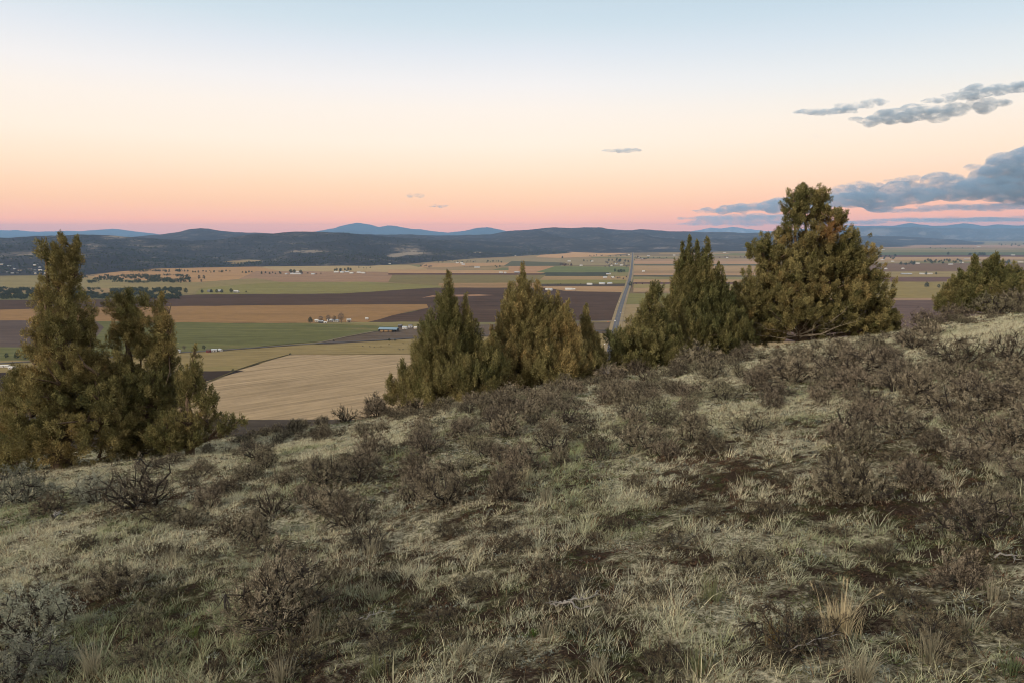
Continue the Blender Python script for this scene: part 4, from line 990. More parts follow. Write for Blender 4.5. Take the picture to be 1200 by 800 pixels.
# ------------------------------------------------------------------ sagebrush
m_stem = simple('sage_stem', (0.040, 0.033, 0.028), 0.4, 30.0)
m_sage = tint_mat('sage_leaf', 0.15, 0.9, gain=[(0.0, (0.58, 0.57, 0.52)), (0.35, (0.97, 0.94, 0.88)), (0.7, (0.85, 0.88, 0.78)), (1.0, (1.25, 1.23, 1.12))])
def sage_mesh(seed, style):
    """unit shrub: about 1 m wide; a lumpy dome of leafy twig plumes on crooked dark stems"""
    rng = np.random.default_rng(seed)
    npl = {'full': 380, 'bare': 260, 'low': 210, 'grey': 280, 'spread': 190}[style]
    H = {'full': 0.56, 'bare': 0.58, 'low': 0.32, 'grey': 0.54, 'spread': 0.44}[style] * rng.uniform(0.9, 1.15)
    nl = {'full': 30, 'bare': 24, 'low': 28, 'grey': 32, 'spread': 26}[style]
    nm = int(rng.integers(9, 15)); lines = []; stems = []
    for i in range(nm):
        az = 2 * math.pi * (i + rng.uniform(-0.4, 0.4)) / nm; out = rng.uniform(0.08, 0.42); hh = H * rng.uniform(0.5, 0.85) * (1.1 - 0.9 * out)
        d_ = np.array([math.cos(az), math.sin(az), 0]); P = [np.array([0, 0, -0.04]) + d_ * 0.02]
        for t in (0.25, 0.5, 0.75, 1.0):
            P.append(d_ * out * t ** 0.7 + np.array([0, 0, hh * t ** 1.15]) + rng.normal(size=3) * 0.028)
        r0 = rng.uniform(0.008, 0.018) * (1.4 if style == 'bare' else 1); P = np.array(P)
        lines.append((P, r0 * np.array([1, .8, .6, .42, .25]))); stems.append(P)
    SP = np.concatenate([q[1:] for q in stems])
    ph = rng.uniform(0, 6.28, 6); ex = rng.uniform(0.85, 1.15)
    az = rng.uniform(0, 2 * math.pi, npl); ce = rng.uniform(0.02, 1, npl) ** 0.8
    rr = (np.where(rng.random(npl) < 0.75, rng.uniform(0.78, 1.0, npl), rng.uniform(0.4, 0.8, npl))) * (0.84 + 0.20 * np.sin(az * 2 + ph[0]) * (1 - ce * .6) + 0.14 * np.sin(az * 5 + ph[1] + ce * 6) + 0.10 * np.sin(ce * 11 + ph[2]))
    ho = np.sqrt(np.clip(1 - ce ** 2, 0, 1))
    T = np.stack([np.cos(az) * ho * 0.47 * rr * ex, np.sin(az) * ho * 0.47 * rr / ex, H * (0.10 + 0.9 * ce) * rr], 1)
    ax = T / np.array([0.47, 0.47, H]) * np.array([0.75, 0.75, 0.7]) + np.array([0, 0, 0.75]) + rng.normal(size=(npl, 3)) * 0.32
    ax /= np.linalg.norm(ax, axis=1)[:, None]
    if style == 'bare': keep = fbm(T[:, 0] * 5 + seed, T[:, 1] * 5 + T[:, 2] * 4, 2, seed) > -0.12; T, ax = T[keep], ax[keep]; npl = len(T)
    for i in range(npl):
        j = int(np.argmin(np.linalg.norm(SP - T[i], axis=1) + 0.6 * np.clip(SP[:, 2] - T[i, 2], 0, 1)))
        m1 = SP[j] * 0.45 + T[i] * 0.55 + rng.normal(size=3) * 0.012
        lines.append((np.array([SP[j], m1, T[i]]), np.array([0.0042, 0.003, 0.0014])))
    tv, tf = tubes(lines, 4)
    k = np.repeat(np.arange(npl), nl); m = len(k); PL = rng.uniform(0.05, 0.12, npl) * (0.8 if style == 'low' else 1)
    t = rng.beta(1.2, 1.0, m)
    pos = T[k] + ax[k] * ((t - 0.6) * PL[k])[:, None] + rng.normal(size=(m, 3)) * (0.013 * (1.15 - 0.8 * t))[:, None]
    dr = ax[k] * 0.9 + rng.normal(size=(m, 3)) * 0.5
    v, q = blades(pos, dr, rng.uniform(0.012, 0.030, m), rng.uniform(0.0032, 0.0066, m), rng)
    keyc = {'full': [(0.44, 0.375, 0.295), (0.10, 0.079, 0.060)], 'bare': [(0.32, 0.275, 0.22), (0.072, 0.059, 0.044)], 'low': [(0.23, 0.19, 0.14), (0.075, 0.058, 0.042)],
            'grey': [(0.42, 0.43, 0.37), (0.23, 0.24, 0.20)], 'spread': [(0.33, 0.30, 0.22), (0.13, 0.115, 0.08)]}[style]
    a = np.clip(rng.beta(0.7, 0.9, npl), 0, 1)[k][:, None]
    c = np.array(keyc[0]) * a + np.array(keyc[1]) * (1 - a); c = c * rng.uniform(0.7, 1.3, m)[:, None]
    fm = npmesh('foliage', v, q, m_sage, col=np.repeat(c, 5, 0)); sm = npmesh('stems', tv, tf, m_stem)
    return sm, fm
SAGE = {s: [sage_mesh(100 + 10 * i + j, s) for j in range(n)] for i, (s, n) in enumerate([('full', 6), ('bare', 5), ('low', 4), ('grey', 3), ('spread', 4)])}
SPOTS = []
def slope_rot(x, y):
    e = 0.4
    gx = float(hill_z(x + e, y, False) - hill_z(x - e, y, False)) / (2 * e); gy = float(hill_z(x, y + e, False) - hill_z(x, y - e, False)) / (2 * e)
    return math.atan(gy) * 0.5, -math.atan(gx) * 0.5
def shrub(px, py, wpx, style, label, group=None, hf=1.0, xyz=None, variant=None, cat='shrub'):
    x, y, z = on_hill(px, py) if xyz is None else xyz
    d = math.sqrt(x * x + y * y + (EYE - z) ** 2)
    w = wpx * d / F * (1.02 if label in NAMED_L else 0.94)
    ms = SAGE[style]; sm, fm = ms[(variant if variant is not None else int(abs(px * 13 + py * 7))) % len(ms)]
    o = empty('sagebrush', (x, y, z - 0.01)); rx, ry = slope_rot(x, y)
    o.rotation_euler = (rx, ry, (px * 1.37 + py) % 6.28); o.scale = (w, w, w * hf * 1.0)
    link('stems', sm, o); link('foliage', fm, o)
    SPOTS.append((x, y, w / 2))
    return tag(o, label, cat, group)
NAMED_L = set()
named = [
 (165,592,100,'bare','sprawling sagebrush with thick dark branches below the left junipers',.9),(112,588,62,'grey','grey leafy sagebrush just left of the sprawling dark branched one',.9),
 (60,600,55,'low','low dark shrub in front of the left edge juniper',1),(22,590,70,'grey','pale silvery sagebrush at the left edge of the slope',1),
 (318,603,52,'bare','compact dark twiggy sagebrush alone on the pale grass at left centre',1.1),(303,541,52,'bare','dark ragged sagebrush on the near left rim of the ridge',1.0),
 (206,524,52,'grey','round grey sagebrush at the foot of the second left juniper',.9),(258,512,40,'full','dark brown sagebrush in the gap right of the left junipers',.9),
 (378,566,72,'full','left half of the big dark double sagebrush at left centre',.9),(424,566,58,'bare','right half of the big dark double sagebrush, with upright black branches',1.1),
 (520,588,92,'full','large rounded brown sagebrush with fallen sticks at its foot',.95),(428,643,66,'bare','low sagebrush with black stems fanning over pale grass',.8),
 (136,694,66,'full','small rounded dark sagebrush in the lower left',.95),(330,728,150,'full','biggest brown sagebrush of the foreground, with lichen on its stems',.95),
 (42,742,105,'grey','grey green sagebrush in the bottom left corner',.9),(318,650,74,'low','low dark sagebrush above the biggest brown one',.75),
 (30,800,120,'grey','pale grey sagebrush cut by the bottom left corner of the picture',.7),(660,700,100,'low','low brown sagebrush in front of the grey roots',.8),
 (604,642,70,'low','flat brown sagebrush between the two pale grass tufts',.8),(700,536,46,'bare','dark twiggy sagebrush in the middle of the slope',.9),
 (836,527,56,'low','low dark sagebrush right of the slope centre',.8),(930,757,125,'low','wide dark brown sagebrush beside the tall straw tuft',1.0),
 (1142,628,105,'bare','wide dark branching sagebrush near the right edge',.8),(1128,690,64,'full','brown sagebrush below the wide dark branching one',.95),
 (1140,545,66,'full','dark rounded sagebrush at right, above the wide branching one',.8),(990,548,60,'low','low dark sagebrush at right centre',.8),
 (880,507,70,'spread','spreading grey brown sagebrush below the twin spire juniper',.8),(1122,490,78,'full','broad dark sagebrush on the right slope',.85),
 (1048,458,52,'bare','black stemmed sagebrush on the right slope below the big juniper',1.0),(930,448,72,'full','dark sagebrush mound just below the big juniper',.85),
 (996,441,70,'full','leafy sagebrush mound right of the one under the big juniper',.9),(1175,478,70,'full','dark sagebrush at the right edge of the slope',.8),
 (1122,430,62,'full','dark sagebrush below the pale bare knoll',.85),(1182,423,50,'bare','ragged upright sagebrush at the right edge above the pale slope',1.2),
 (1072,408,52,'full','dark sagebrush on the skyline right of the big juniper',.85),(1083,379,36,'full','small dark sagebrush on the rim against the brown field',.8),(1118,372,40,'full','dark sagebrush mound at the foot of the right juniper',.8),
 (1168,368,54,'spread','dark green brown shrub behind the right rim, under the branchy juniper',.9),(1195,360,40,'full','dark shrub on the rim at the right edge of the picture',1.0),
 (346,508,34,'full','round sagebrush on the rim in front of the pale harvested field',.95),(377,494,24,'full','smallest round sagebrush on the rim before the pale field',.9),
 (404,493,38,'bare','twiggy sagebrush on the rim above the pale grass lane',1.1),(442,488,46,'full','wide sagebrush on the rim left of the spire juniper',1.0),(478,478,40,'full','sagebrush at the left foot of the spire juniper',1.0),
 (432,510,32,'low','low sagebrush just inside the rim at left centre',.9),(500,530,54,'bare','dark branched sagebrush below the spire juniper',.9),(562,476,32,'full','small brown sagebrush between the two centre junipers',1.0),
 (640,452,36,'full','round pinkish brown sagebrush beneath the small slender juniper',1.0),(716,446,36,'full','round sagebrush in the gap where the road vanishes',1.0),(746,438,38,'full','rounded sagebrush at the foot of the bushy green juniper',.9),
 (820,432,62,'full','long sagebrush mound at the foot of the twin spire juniper',.8),(850,468,60,'spread','spreading sagebrush on the grass below the twin spire juniper',.8),(668,494,62,'bare','dark tangled sagebrush in the centre of the slope',.9),
 (775,500,60,'spread','grey brown sagebrush right of the tangled centre one',.85),(640,478,34,'full','small sagebrush above the tangled centre one',1.0),(1185,580,60,'spread','spreading brown shrub at the right edge',.6),
 (790,640,90,'low','very low dark mat of sagebrush in the middle foreground',.45),(560,690,70,'low','low reddish brown sagebrush left of the grey roots',.6),(230,560,60,'low','low dark sagebrush behind the sprawling one',.6)]
NAMED_L.update(r[4] for r in named)
for (px, py, w, st, lab, hf) in named: shrub(px, py, w, st, lab, None, hf)
rg = np.random.default_rng(404); QUEUE = []
def zone(n, test, wr, styles, label, group, gap=0.55, tries=4000):
    k = 0
    for _ in range(tries):
        if k >= n: break
        px, py = test(rg)
        x, y, z = on_hill(px, py)
        if y > 44: continue
        d = math.sqrt(x * x + y * y + (EYE - z) ** 2); w = rg.uniform(*wr)
        if any((x - a) ** 2 + (y - b) ** 2 < ((w / 2 + r) * gap) ** 2 for a, b, r in SPOTS): continue
        QUEUE.append((w / d, (px, py, w * F / d, styles[rg.integers(0, len(styles))], label, group, rg.uniform(0.75, 1.1), (x, y, z)))); SPOTS.append((x, y, w / 2)); k += 1
RIM = [(0,530),(100,522),(200,515),(300,509),(400,494),(500,474),(600,454),(700,440),(800,423),(900,405),(1000,395),(1050,387),(1100,380),(1200,364)]
rim = lambda x: interp(RIM, x)
def band(x0, x1, lo, hi):
    def f(r):
        x = r.uniform(x0, x1); return x, rim(x) + r.uniform(lo, hi)
    return f
zone(40, band(280, 570, 0, 22), (0.5, 1.0), ['full', 'full', 'full', 'bare'], 'brown sagebrush in the dense row along the rim before the pale field', 'sagebrush row along the left rim', 0.6)
zone(44, band(560, 730, 0, 34), (0.55, 1.05), ['full', 'full', 'full', 'spread'], 'pinkish brown sagebrush in the thick belt under the centre junipers', 'sagebrush belt under the centre junipers', 0.5)
zone(48, band(720, 930, 2, 46), (0.6, 1.15), ['full', 'full', 'full', 'spread', 'bare'], 'brown sagebrush in the thick belt under the twin spire juniper', 'sagebrush belt under the twin spire juniper', 0.5)
zone(42, band(900, 1110, 8, 80), (0.6, 1.2), ['full', 'full', 'bare', 'full'], 'dark sagebrush on the slope below the big juniper', 'sagebrush below the big juniper', 0.65)
zone(10, band(1085, 1210, -6, 5), (0.6, 1.2), ['full', 'spread'], 'dark shrub in the row on the rim under the right juniper', 'shrub row under the right juniper', 0.5)
zone(44, band(540, 820, 28, 110), (0.45, 1.0), ['full', 'full', 'bare', 'spread', 'low'], 'middling sagebrush scattered over the middle of the slope', 'sagebrush scattered over the middle slope', 0.8)
zone(34, band(980, 1210, 60, 200), (0.5, 1.0), ['full', 'full', 'low', 'bare'], 'dark low sagebrush scattered over the right slope', 'sagebrush scattered over the right slope', 0.9)
zone(12, band(0, 300, -5, 25), (0.5, 0.9), ['full', 'grey', 'low'], 'dark sagebrush crowded at the feet of the left junipers', 'sagebrush at the feet of the left junipers', 0.55)
zone(40, band(170, 600, 20, 150), (0.45, 0.95), ['full', 'bare', 'full', 'low', 'full'], 'small sagebrush scattered over the left slope', 'small sagebrush of the left slope', 0.9)
zone(60, lambda r: (r.uniform(20, 1190), r.uniform(560, 790)), (0.25, 0.6), ['low', 'low', 'spread'], 'small low brown sagebrush seedling in the foreground grass', 'small sagebrush in the foreground grass', 0.9)

QUEUE.sort(key=lambda q: -q[0]); KEEP = 296 - len(named)
for q in QUEUE[:KEEP]: shrub(*q[1])
def thin(me, step):              # arrays of a shrub's leaf mesh, every step-th leaf, each wider to fill the same crown
    co_ = np.empty(len(me.vertices) * 3, np.float32); me.vertices.foreach_get('co', co_); co_ = co_.reshape(-1, 5, 3)[::step]
    cc_ = np.empty(len(me.vertices) * 4, np.float32); me.attributes['tint'].data.foreach_get('color', cc_); cc_ = cc_.reshape(-1, 5, 4)[::step, :, :3]
    c0 = co_.mean(1, keepdims=True); return (c0 + (co_ - c0) * 1.5), cc_
LV, LC, SV, SF, nb = [], [], [], [], 0
TH = {}
for _, (px, py, wpx, style, label, group, hf, (x, y, z)) in QUEUE[KEEP:]:
    i = int(abs(px * 13 + py * 7)) % len(SAGE[style]); sm, fm = SAGE[style][i]
    if (style, i) not in TH:
        sv = np.empty(len(sm.vertices) * 3, np.float32); sm.vertices.foreach_get('co', sv)
        sf = np.empty(len(sm.loops), np.int32); sm.loops.foreach_get('vertex_index', sf)
        TH[(style, i)] = thin(fm, 3) + (sv.reshape(-1, 3), sf.reshape(-1, 4))
    v, c, sv, sf = TH[(style, i)]; d = math.sqrt(x * x + y * y + (EYE - z) ** 2); w = wpx * d / F * 0.94
    a = (px * 1.37 + py) % 6.28; M = np.array([[math.cos(a), -math.sin(a), 0], [math.sin(a), math.cos(a), 0], [0, 0, hf]]) * w
    M[2, 2] = w * hf
    T_ = np.array([x, y, z - 0.01]); LV.append((v.reshape(-1, 3) @ M.T) + T_); LC.append(c.reshape(-1, 3) * (0.65 + 0.5 * ((px * 7.3) % 1)))
    SV.append(sv @ M.T + T_); SF.append(sf + nb); nb += len(sv)
if LV:
    V1 = np.concatenate(LV); V2 = np.concatenate(SV); q1 = np.arange(len(V1)).reshape(-1, 5); q2 = np.concatenate(SF) + len(V1)
    me = npmesh('undergrowth', np.concatenate([V1, V2]), [q1, q2], [m_sage, m_stem], mi=[0] * len(q1) + [1] * len(q2), col=np.concatenate([np.concatenate(LC), np.full((len(V2), 3), 0.04)]))
    tag(link('undergrowth', me), 'tiny low sagebrush sprigs filling in between the larger shrubs', 'undergrowth', kind='stuff')

# ------------------------------------------------------------------ tall grass tufts, dead wood, stones
m_tuft = tint_mat('tall_straw', 0.3)
def tuft(px, py, hpx, n, c, label, spread=0.5, heads=0):
    rng = np.random.default_rng(int(px * 3 + py)); x, y, z = on_hill(px, py)
    d = math.sqrt(x * x + y * y + (EYE - z) ** 2); H = hpx * d / F * (1.0 if hpx > 80 else 0.72)
    ang = rng.uniform(0, 2 * math.pi, n); lean = rng.uniform(0.02, spread, n) * rng.uniform(0.3, 1, n)
    hh = H * rng.uniform(0.45, 0.85, n); hh[:heads] = H * rng.uniform(0.9, 1.15, heads)
    wd = np.full(n, 0.0014 * max(1, d / 5))
    r0 = np.abs(rng.normal(size=n)) * H * 0.16
    B = np.stack([np.cos(ang) * r0, np.sin(ang) * r0, np.zeros(n) - 0.01], 1)
    VV, FF = [], []; seg = 5; t = np.linspace(0, 1, seg)
    out = np.stack([np.cos(ang), np.sin(ang)], 1)
    P = np.zeros((n, seg, 3))
    for k, q in enumerate(t):
        P[:, k, :2] = B[:, :2] + out * (lean * hh * q ** 1.8)[:, None]; P[:, k, 2] = B[:, 2] + hh * (q - 0.28 * lean * q ** 2.2)
    sa = rng.uniform(0, math.pi, n); sv = np.stack([np.cos(sa), np.sin(sa), 0 * sa], 1)
    wk = np.array([1, 1, 0.85, 0.6, 0.15])
    Lf = P - sv[:, None] * (wd[:, None] * wk[None])[:, :, None]; Rt = P + sv[:, None] * (wd[:, None] * wk[None])[:, :, None]
    v = np.stack([Lf, Rt], 2).reshape(-1, 3)
    i = np.arange(n)[:, None] * seg * 2 + np.arange(seg - 1)[None] * 2
    q = np.stack([i, i + 1, i + 3, i + 2], -1).reshape(-1, 4)
    col = np.repeat(np.array(c)[None] * rng.uniform(0.65, 1.15, (n, 1)), seg * 2, 0)
    o = empty('grass_tuft', (x, y, z)) if heads else None
    me = npmesh('blades' if heads else 'grass_tuft', v, q, m_tuft, col=col)
    if heads:
        link('blades', me, o)
        tipp = P[:heads, -1]; td = P[:heads, -1] - P[:heads, -2]
        k = np.repeat(np.arange(heads), 26); tt = rng.uniform(-0.14, 0.02, len(k))[:, None] * H
        tdn = td / np.linalg.norm(td, axis=1)[:, None]
        bv, bq = blades(tipp[k] + tdn[k] * tt, tdn[k] + rng.normal(size=(len(k), 3)) * 0.3, rng.uniform(0.01, 0.022, len(k)), np.full(len(k), 0.0016), rng)
        for h_ in range(heads):
            a_, b_ = h_ * 26, (h_ + 1) * 26
            link('seed_head', npmesh('seed_head', bv[a_ * 5:b_ * 5], bq[a_:b_] - a_ * 5, m_tuft, col=np.repeat(np.array(c)[None] * 0.95, 130, 0)), o)
    else: o = link('grass_tuft', me, loc=(x, y, z))
    return tag(o, label, 'grass tuft')
S1 = (0.50, 0.43, 0.28); S2 = (0.32, 0.285, 0.20); S3 = (0.20, 0.21, 0.11); S4 = (0.30, 0.21, 0.10)
for a in [(985,745,80,230,(0.60,0.50,0.32),'tall straw yellow grass tuft with long seed stalks in the lower right',.55,6),(906,752,52,60,S4,'short ochre grass tuft left of the tall straw one',.4),
          (436,650,36,90,S2,'pale narrow grass tuft between black sagebrush stems',.3),(205,660,38,80,S2,'pale grass tuft in the lower left with two tall stalks',.6,2),
          (640,590,40,120,S2,'pale grass tuft in the middle of the slope',.6),(612,565,36,110,S1,'straw grass tuft above the middle pale one',.6),
          (832,705,60,110,S3,'greenish grass tuft with thin stalks in the lower middle',.5,3),(150,650,26,70,S2,'low pale tuft left of the one with two stalks',.8),
          (372,742,60,90,S2,'dull grass tuft at the right foot of the biggest sagebrush',.7),(1090,775,60,150,S2,'pale drooping grass tuft at the bottom right',.9),
          (1165,700,40,80,S2,'thin grey grass tuft near the right edge',.8),(1010,800,70,140,S2,'pale grass tuft cut by the bottom edge at right',.8),
          (440,700,40,80,S2,'thin grass tuft right of the biggest sagebrush',.7),(640,745,40,80,S2,'straw tuft right of the grey roots foreground',.7),
          (700,790,50,110,S2,'pale tuft at the bottom edge near the centre',.9),(110,790,60,120,S2,'greyish tuft at the bottom edge at left',.9),
          (330,800,60,120,S2,'straw tuft at the bottom edge below the biggest sagebrush',.9),(820,790,50,110,S3,'green grass tuft at the bottom edge right of centre',.8),
          (545,770,44,90,S2,'thin pale tuft in the bottom middle',.9),(440,790,50,110,S3,'grey green tuft at the bottom edge left of centre',.8),
          (1130,740,44,80,S2,'pale stalky tuft above the drooping one at bottom right',.7),(355,498,18,60,S1,'small straw tuft on the left rim',.6),(507,470,24,80,S1,'straw tuft at the right foot of the spire juniper',.6),
          (1185,790,40,90,(0.13,0.16,0.08),'fresh green grass tuft in the bottom right corner',.8),(228,745,22,60,(0.15,0.19,0.06),'bright green little tuft in the lower left',.9),(625,745,20,50,(0.11,0.17,0.04),'bright green little tuft in the bottom middle',.9)]:
    tuft(*a)
m_dead = simple('weathered_wood', (0.24, 0.22, 0.20), 0.25, 25.0); m_lich = simple('lichen_stone', (0.19, 0.20, 0.13), 0.35, 22.0)
def deadwood(px, py, lens, label, seed, r=0.008, lift=0.02, curl=0.3, name='dead_branch'):
    rng = np.random.default_rng(seed); x, y, z = on_hill(px, py); d = math.hypot(x, y); s = d / F; lines = []
    for (az, L) in lens:
        n = 7; P = []; a = az; p = np.array([0.0, 0.0]); st = L * s / n
        for k in range(n + 1):
            wx, wy = x + p[0], y + p[1]
            P.append([p[0], p[1], float(hill_z(wx, wy)) - z + lift + 0.03 * abs(math.sin(k * 1.3 + az)) * (d / 5)])
            a += rng.normal() * curl; p = p + st * np.array([math.cos(a), math.sin(a)])
        P = np.array(P); rr = r * (d / 5) * np.linspace(1, 0.3, n + 1); lines.append((P, rr))
        for j in (2, 4, 5):
            a2 = az + rng.choice([-1, 1]) * rng.uniform(0.5, 1.1); e = P[j] + np.array([math.cos(a2), math.sin(a2), 0.25]) * L * s * 0.3
            lines.append((np.array([P[j], (P[j] + e) / 2 + rng.normal(size=3) * .008, e]), rr[j] * np.array([.7, .5, .25])))
    v, f = tubes(lines, 6)
    return tag(link(name, npmesh(name, v, f, m_dead, smooth=True), loc=(x, y, z)), label, 'dead wood')
deadwood(665,712,[(2.6,40),(0.1,60),(-0.6,45),(3.5,30),(1.2,30)],'tangle of weathered grey roots in the middle foreground',3,0.009,0.03,0.5,'dead_root')
deadwood(418,732,[(0.6,42)],'pale dead stick lying right of the biggest sagebrush',4)
deadwood(492,580,[(2.4,26)],'pale stick at the left foot of the large rounded sagebrush',5,0.006)
deadwood(505,592,[(0.1,18)],'short stick below the large rounded sagebrush',6,0.006)
deadwood(62,612,[(1.9,26)],'pale curved dead root near the left edge',7,0.010,0.05)
deadwood(1165,657,[(0.05,30)],'thin bleached stick near the right edge',8,0.007)
deadwood(925,775,[(0.35,75)],'long thin bleached stick below the ochre tuft',9,0.006,0.05,0.08)
deadwood(700,432,[(2.8,40),(0.4,30),(1.6,35),(2.2,40)],'thin pale dead branches under the small slender juniper',10,0.006,0.35,0.4)
def stone(px, py, wpx, hpx, label, seed, m):
    rng = np.random.default_rng(seed); x, y, z = on_hill(px, py); d = math.hypot(x, y); import bmesh
    bm = bmesh.new(); g_ = bmesh.ops.create_icosphere(bm, subdivisions=4, radius=1.0)
    w, h = wpx * d / F / 2, hpx * d / F / 2
    for v in bm.verts:
        k = 1 + 0.16 * float(fbm(v.co.x * 1.4 + seed, v.co.y * 1.4 + v.co.z, 4, seed)) * 2
        v.co = Vector((v.co.x * w * k, v.co.y * w * 0.8 * k, v.co.z * h * k + h * 0.3))
    me = bpy.data.meshes.new('stone'); bm.to_mesh(me); bm.free(); me.materials.append(m)
    me.polygons.foreach_set('use_smooth', [True] * len(me.polygons))
    tag(link('stone', me, loc=(x, y, z)), label, 'stone')
m_stone = simple('brown_stone', (0.11, 0.085, 0.075), 0.4, 20.0)
stone(309,728,30,17,'rounded lichen covered stone under the biggest sagebrush',2,m_lich)
stone(938,648,14,9,'small brown stone in dark grass right of the centre',4,m_stone)
stone(1194,776,11,9,'dull reddish stone at the bottom right corner',5,simple('red_stone', (0.15,0.085,0.07), 0.3, 20))
stone(1058,386,7,4,'small pale stone on the rim right of the big juniper',6,m_dead)

# ------------------------------------------------------------------ junipers
m_jun = tint_mat('juniper_scale_leaf', 0.22, 0.85)
m_jbark = simple('juniper_bark', (0.12, 0.085, 0.060), 0.35, 14.0)
m_twig = simple('bleached_twig', (0.30, 0.25, 0.19), 0.25, 20.0)
GREEN = np.array([0.145, 0.140, 0.058]); OLIVE = np.array([0.255, 0.215, 0.094]); OCHRE = np.array([0.345, 0.25, 0.11]); DKGREEN = np.array([0.078, 0.088, 0.038])
def juniper(pxb, Yb, lobes, label, seed, hue=0.5, dens=1.0, gap=0.0, clump=0.16, dead=None, trunkpx=None, leaf=1.0, spiky=0.3, extra=None):
    """lobes: (px, top py, bottom py, half width px, depth offset m, shape) measured on the photo at the tree's distance"""
    rng = np.random.default_rng(seed)
    x0, y0, z0 = hill_col(pxb, Yb); d0 = EYE - z0
    def P3(px, py, dy=0.0):
        Y = y0 + dy; dr = drop_at(py, Y); dc = Y * math.cos(PIT) + dr * math.sin(PIT)
        return np.array([(px - 600) / F * dc - x0, dy, (EYE - dr) - z0])
    s = math.hypot(y0, d0) / F
    C, OUT, SZ, HU = [], [], [], []; LB = []
    for lb in lobes:
        px, pt, pb, hw, dy = lb[:5]; shape = lb[5] if len(lb) > 5 else 'cone'
        top = P3(px, pt, dy); bot = P3(px, pb, dy); h = top[2] - bot[2]; W = hw * s
        LB.append((bot, top, W, shape))
        if shape == 'cone':
            area = math.pi * W * math.hypot(W, h) ; n = max(5, int(area * 15 * dens * (0.19 / clump) ** 2))
            t = 1 - np.sqrt(rng.random(n)); t = t * 0.55 + rng.random(n) * 0.45
            r = W * np.clip(1 - t, 0, 1) ** 0.58 * np.minimum(1, 0.55 + t * 4)
            a = rng.uniform(0, 2 * math.pi, n)
            bump = 1 + 0.30 * np.sin(a * 3 + t * 9 + seed) * np.cos(t * 13 + a * 2)
            q = np.where(rng.random(n) < 0.72, rng.uniform(0.72, 1.03, n), rng.uniform(0.25, 0.75, n)) * bump
            c = np.stack([bot[0] + (top[0] - bot[0]) * t + np.cos(a) * r * q, bot[1] + np.sin(a) * r * q, bot[2] + h * t * 0.97 + rng.normal(size=n) * 0.05], 1)
            o = np.stack([np.cos(a), np.sin(a), np.full(n, 0.5)], 1)
            sz = clump * rng.uniform(0.55, 1.35, n) * np.clip(0.42 + r / (3.2 * clump), 0.42, 1)
            nt_ = max(5, int(h * 0.42 / (clump * 0.26))); tt = 1 - 0.42 * (np.arange(nt_) + rng.random(nt_)) / nt_; tt[0] = 0.985
            ca = rng.uniform(0, 2 * math.pi, nt_); cr = W * (1 - tt) ** 0.6 * rng.uniform(0.1, 0.8, nt_)
            c = np.concatenate([c, np.stack([bot[0] + (top[0] - bot[0]) * tt + np.cos(ca) * cr, bot[1] + np.sin(ca) * cr, bot[2] + h * tt], 1)])
            o = np.concatenate([o, np.stack([np.cos(ca) * .4, np.sin(ca) * .4, np.ones(nt_)], 1)])
            sz = np.concatenate([sz, clump * (0.46 + 0.75 * (1 - tt) / 0.42) * rng.uniform(0.75, 1.25, nt_)])
        else:
            cc = (top + bot) / 2; hz = h / 2
            area = 4 * math.pi * ((W * W + 2 * W * hz) / 3); n = max(6, int(area * 10.5 * dens * (0.19 / clump) ** 2))
            u = rng.normal(size=(n, 3)); u /= np.linalg.norm(u, axis=1)[:, None]
            bump = 1 + 0.18 * np.sin(u[:, 0] * 6 + u[:, 2] * 5 + seed)
            q = (np.where(rng.random(n) < 0.75, rng.uniform(0.72, 1.06, n), rng.uniform(0.3, 0.75, n)) * bump)[:, None]
            c = cc + u * q * np.array([W, W, hz]); o = u + np.array([0, 0, 0.4]); sz = clump * rng.uniform(0.65, 1.35, n)
        if gap > 0:
            g_ = fbm(c[:, 0] * 1.7 + seed, c[:, 2] * 1.9 + c[:, 1] * 1.1, 3, seed); k = g_ > -0.42 + gap * 0.4
            c, o, sz = c[k], o[k], sz[k]
        gl = hill_z(c[:, 0] + x0, c[:, 1] + y0) - z0
        c[:, 2] = np.maximum(c[:, 2], gl + 0.10)
        C.append(c); OUT.append(o); SZ.append(sz)
    C = np.concatenate(C); OUT = np.concatenate(OUT); SZ = np.concatenate(SZ); OUT /= np.linalg.norm(OUT, axis=1)[:, None]
    n = len(C)
    # every clump: sprays of short scale-leaved twigs, flame shaped and pointing up and out
    per = np.maximum(22, (165 * leaf * (SZ / 0.19) ** 1.6)).astype(int)
    k = np.repeat(np.arange(n), per); m = len(k)
    e = rng.normal(size=(m, 3)); e /= np.linalg.norm(e, axis=1)[:, None]; e *= (rng.random(m) ** 0.5)[:, None]
    ax = OUT * 0.45 + np.array([0, 0, 1.0]) * (0.55 + spiky) + rng.normal(size=(n, 3)) * 0.22; ax /= np.linalg.norm(ax, axis=1)[:, None]
    al = e[:, 2] ; taper = 1 - 0.45 * (al + 1) / 2
    side1 = np.cross(ax, [0.3, 0.9, 0.1]); side1 /= np.linalg.norm(side1, axis=1)[:, None]; side2 = np.cross(ax, side1)
    pos = C[k] + SZ[k][:, None] * (side1[k] * (e[:, 0] * taper)[:, None] * 0.85 + side2[k] * (e[:, 1] * taper)[:, None] * 0.85 + ax[k] * (al * (1.15 + spiky))[:, None])
    loc = pos - C[k]; loc /= np.linalg.norm(loc, axis=1)[:, None] + 1e-6
    dr = loc * 0.55 + ax[k] * 0.75 + rng.normal(size=(m, 3)) * 0.42
    sc = max(1.0, y0 / 26.0)
    v, q = blades(pos, dr, rng.uniform(0.040, 0.10, m) * sc, rng.uniform(0.010, 0.021, m) * sc, rng)
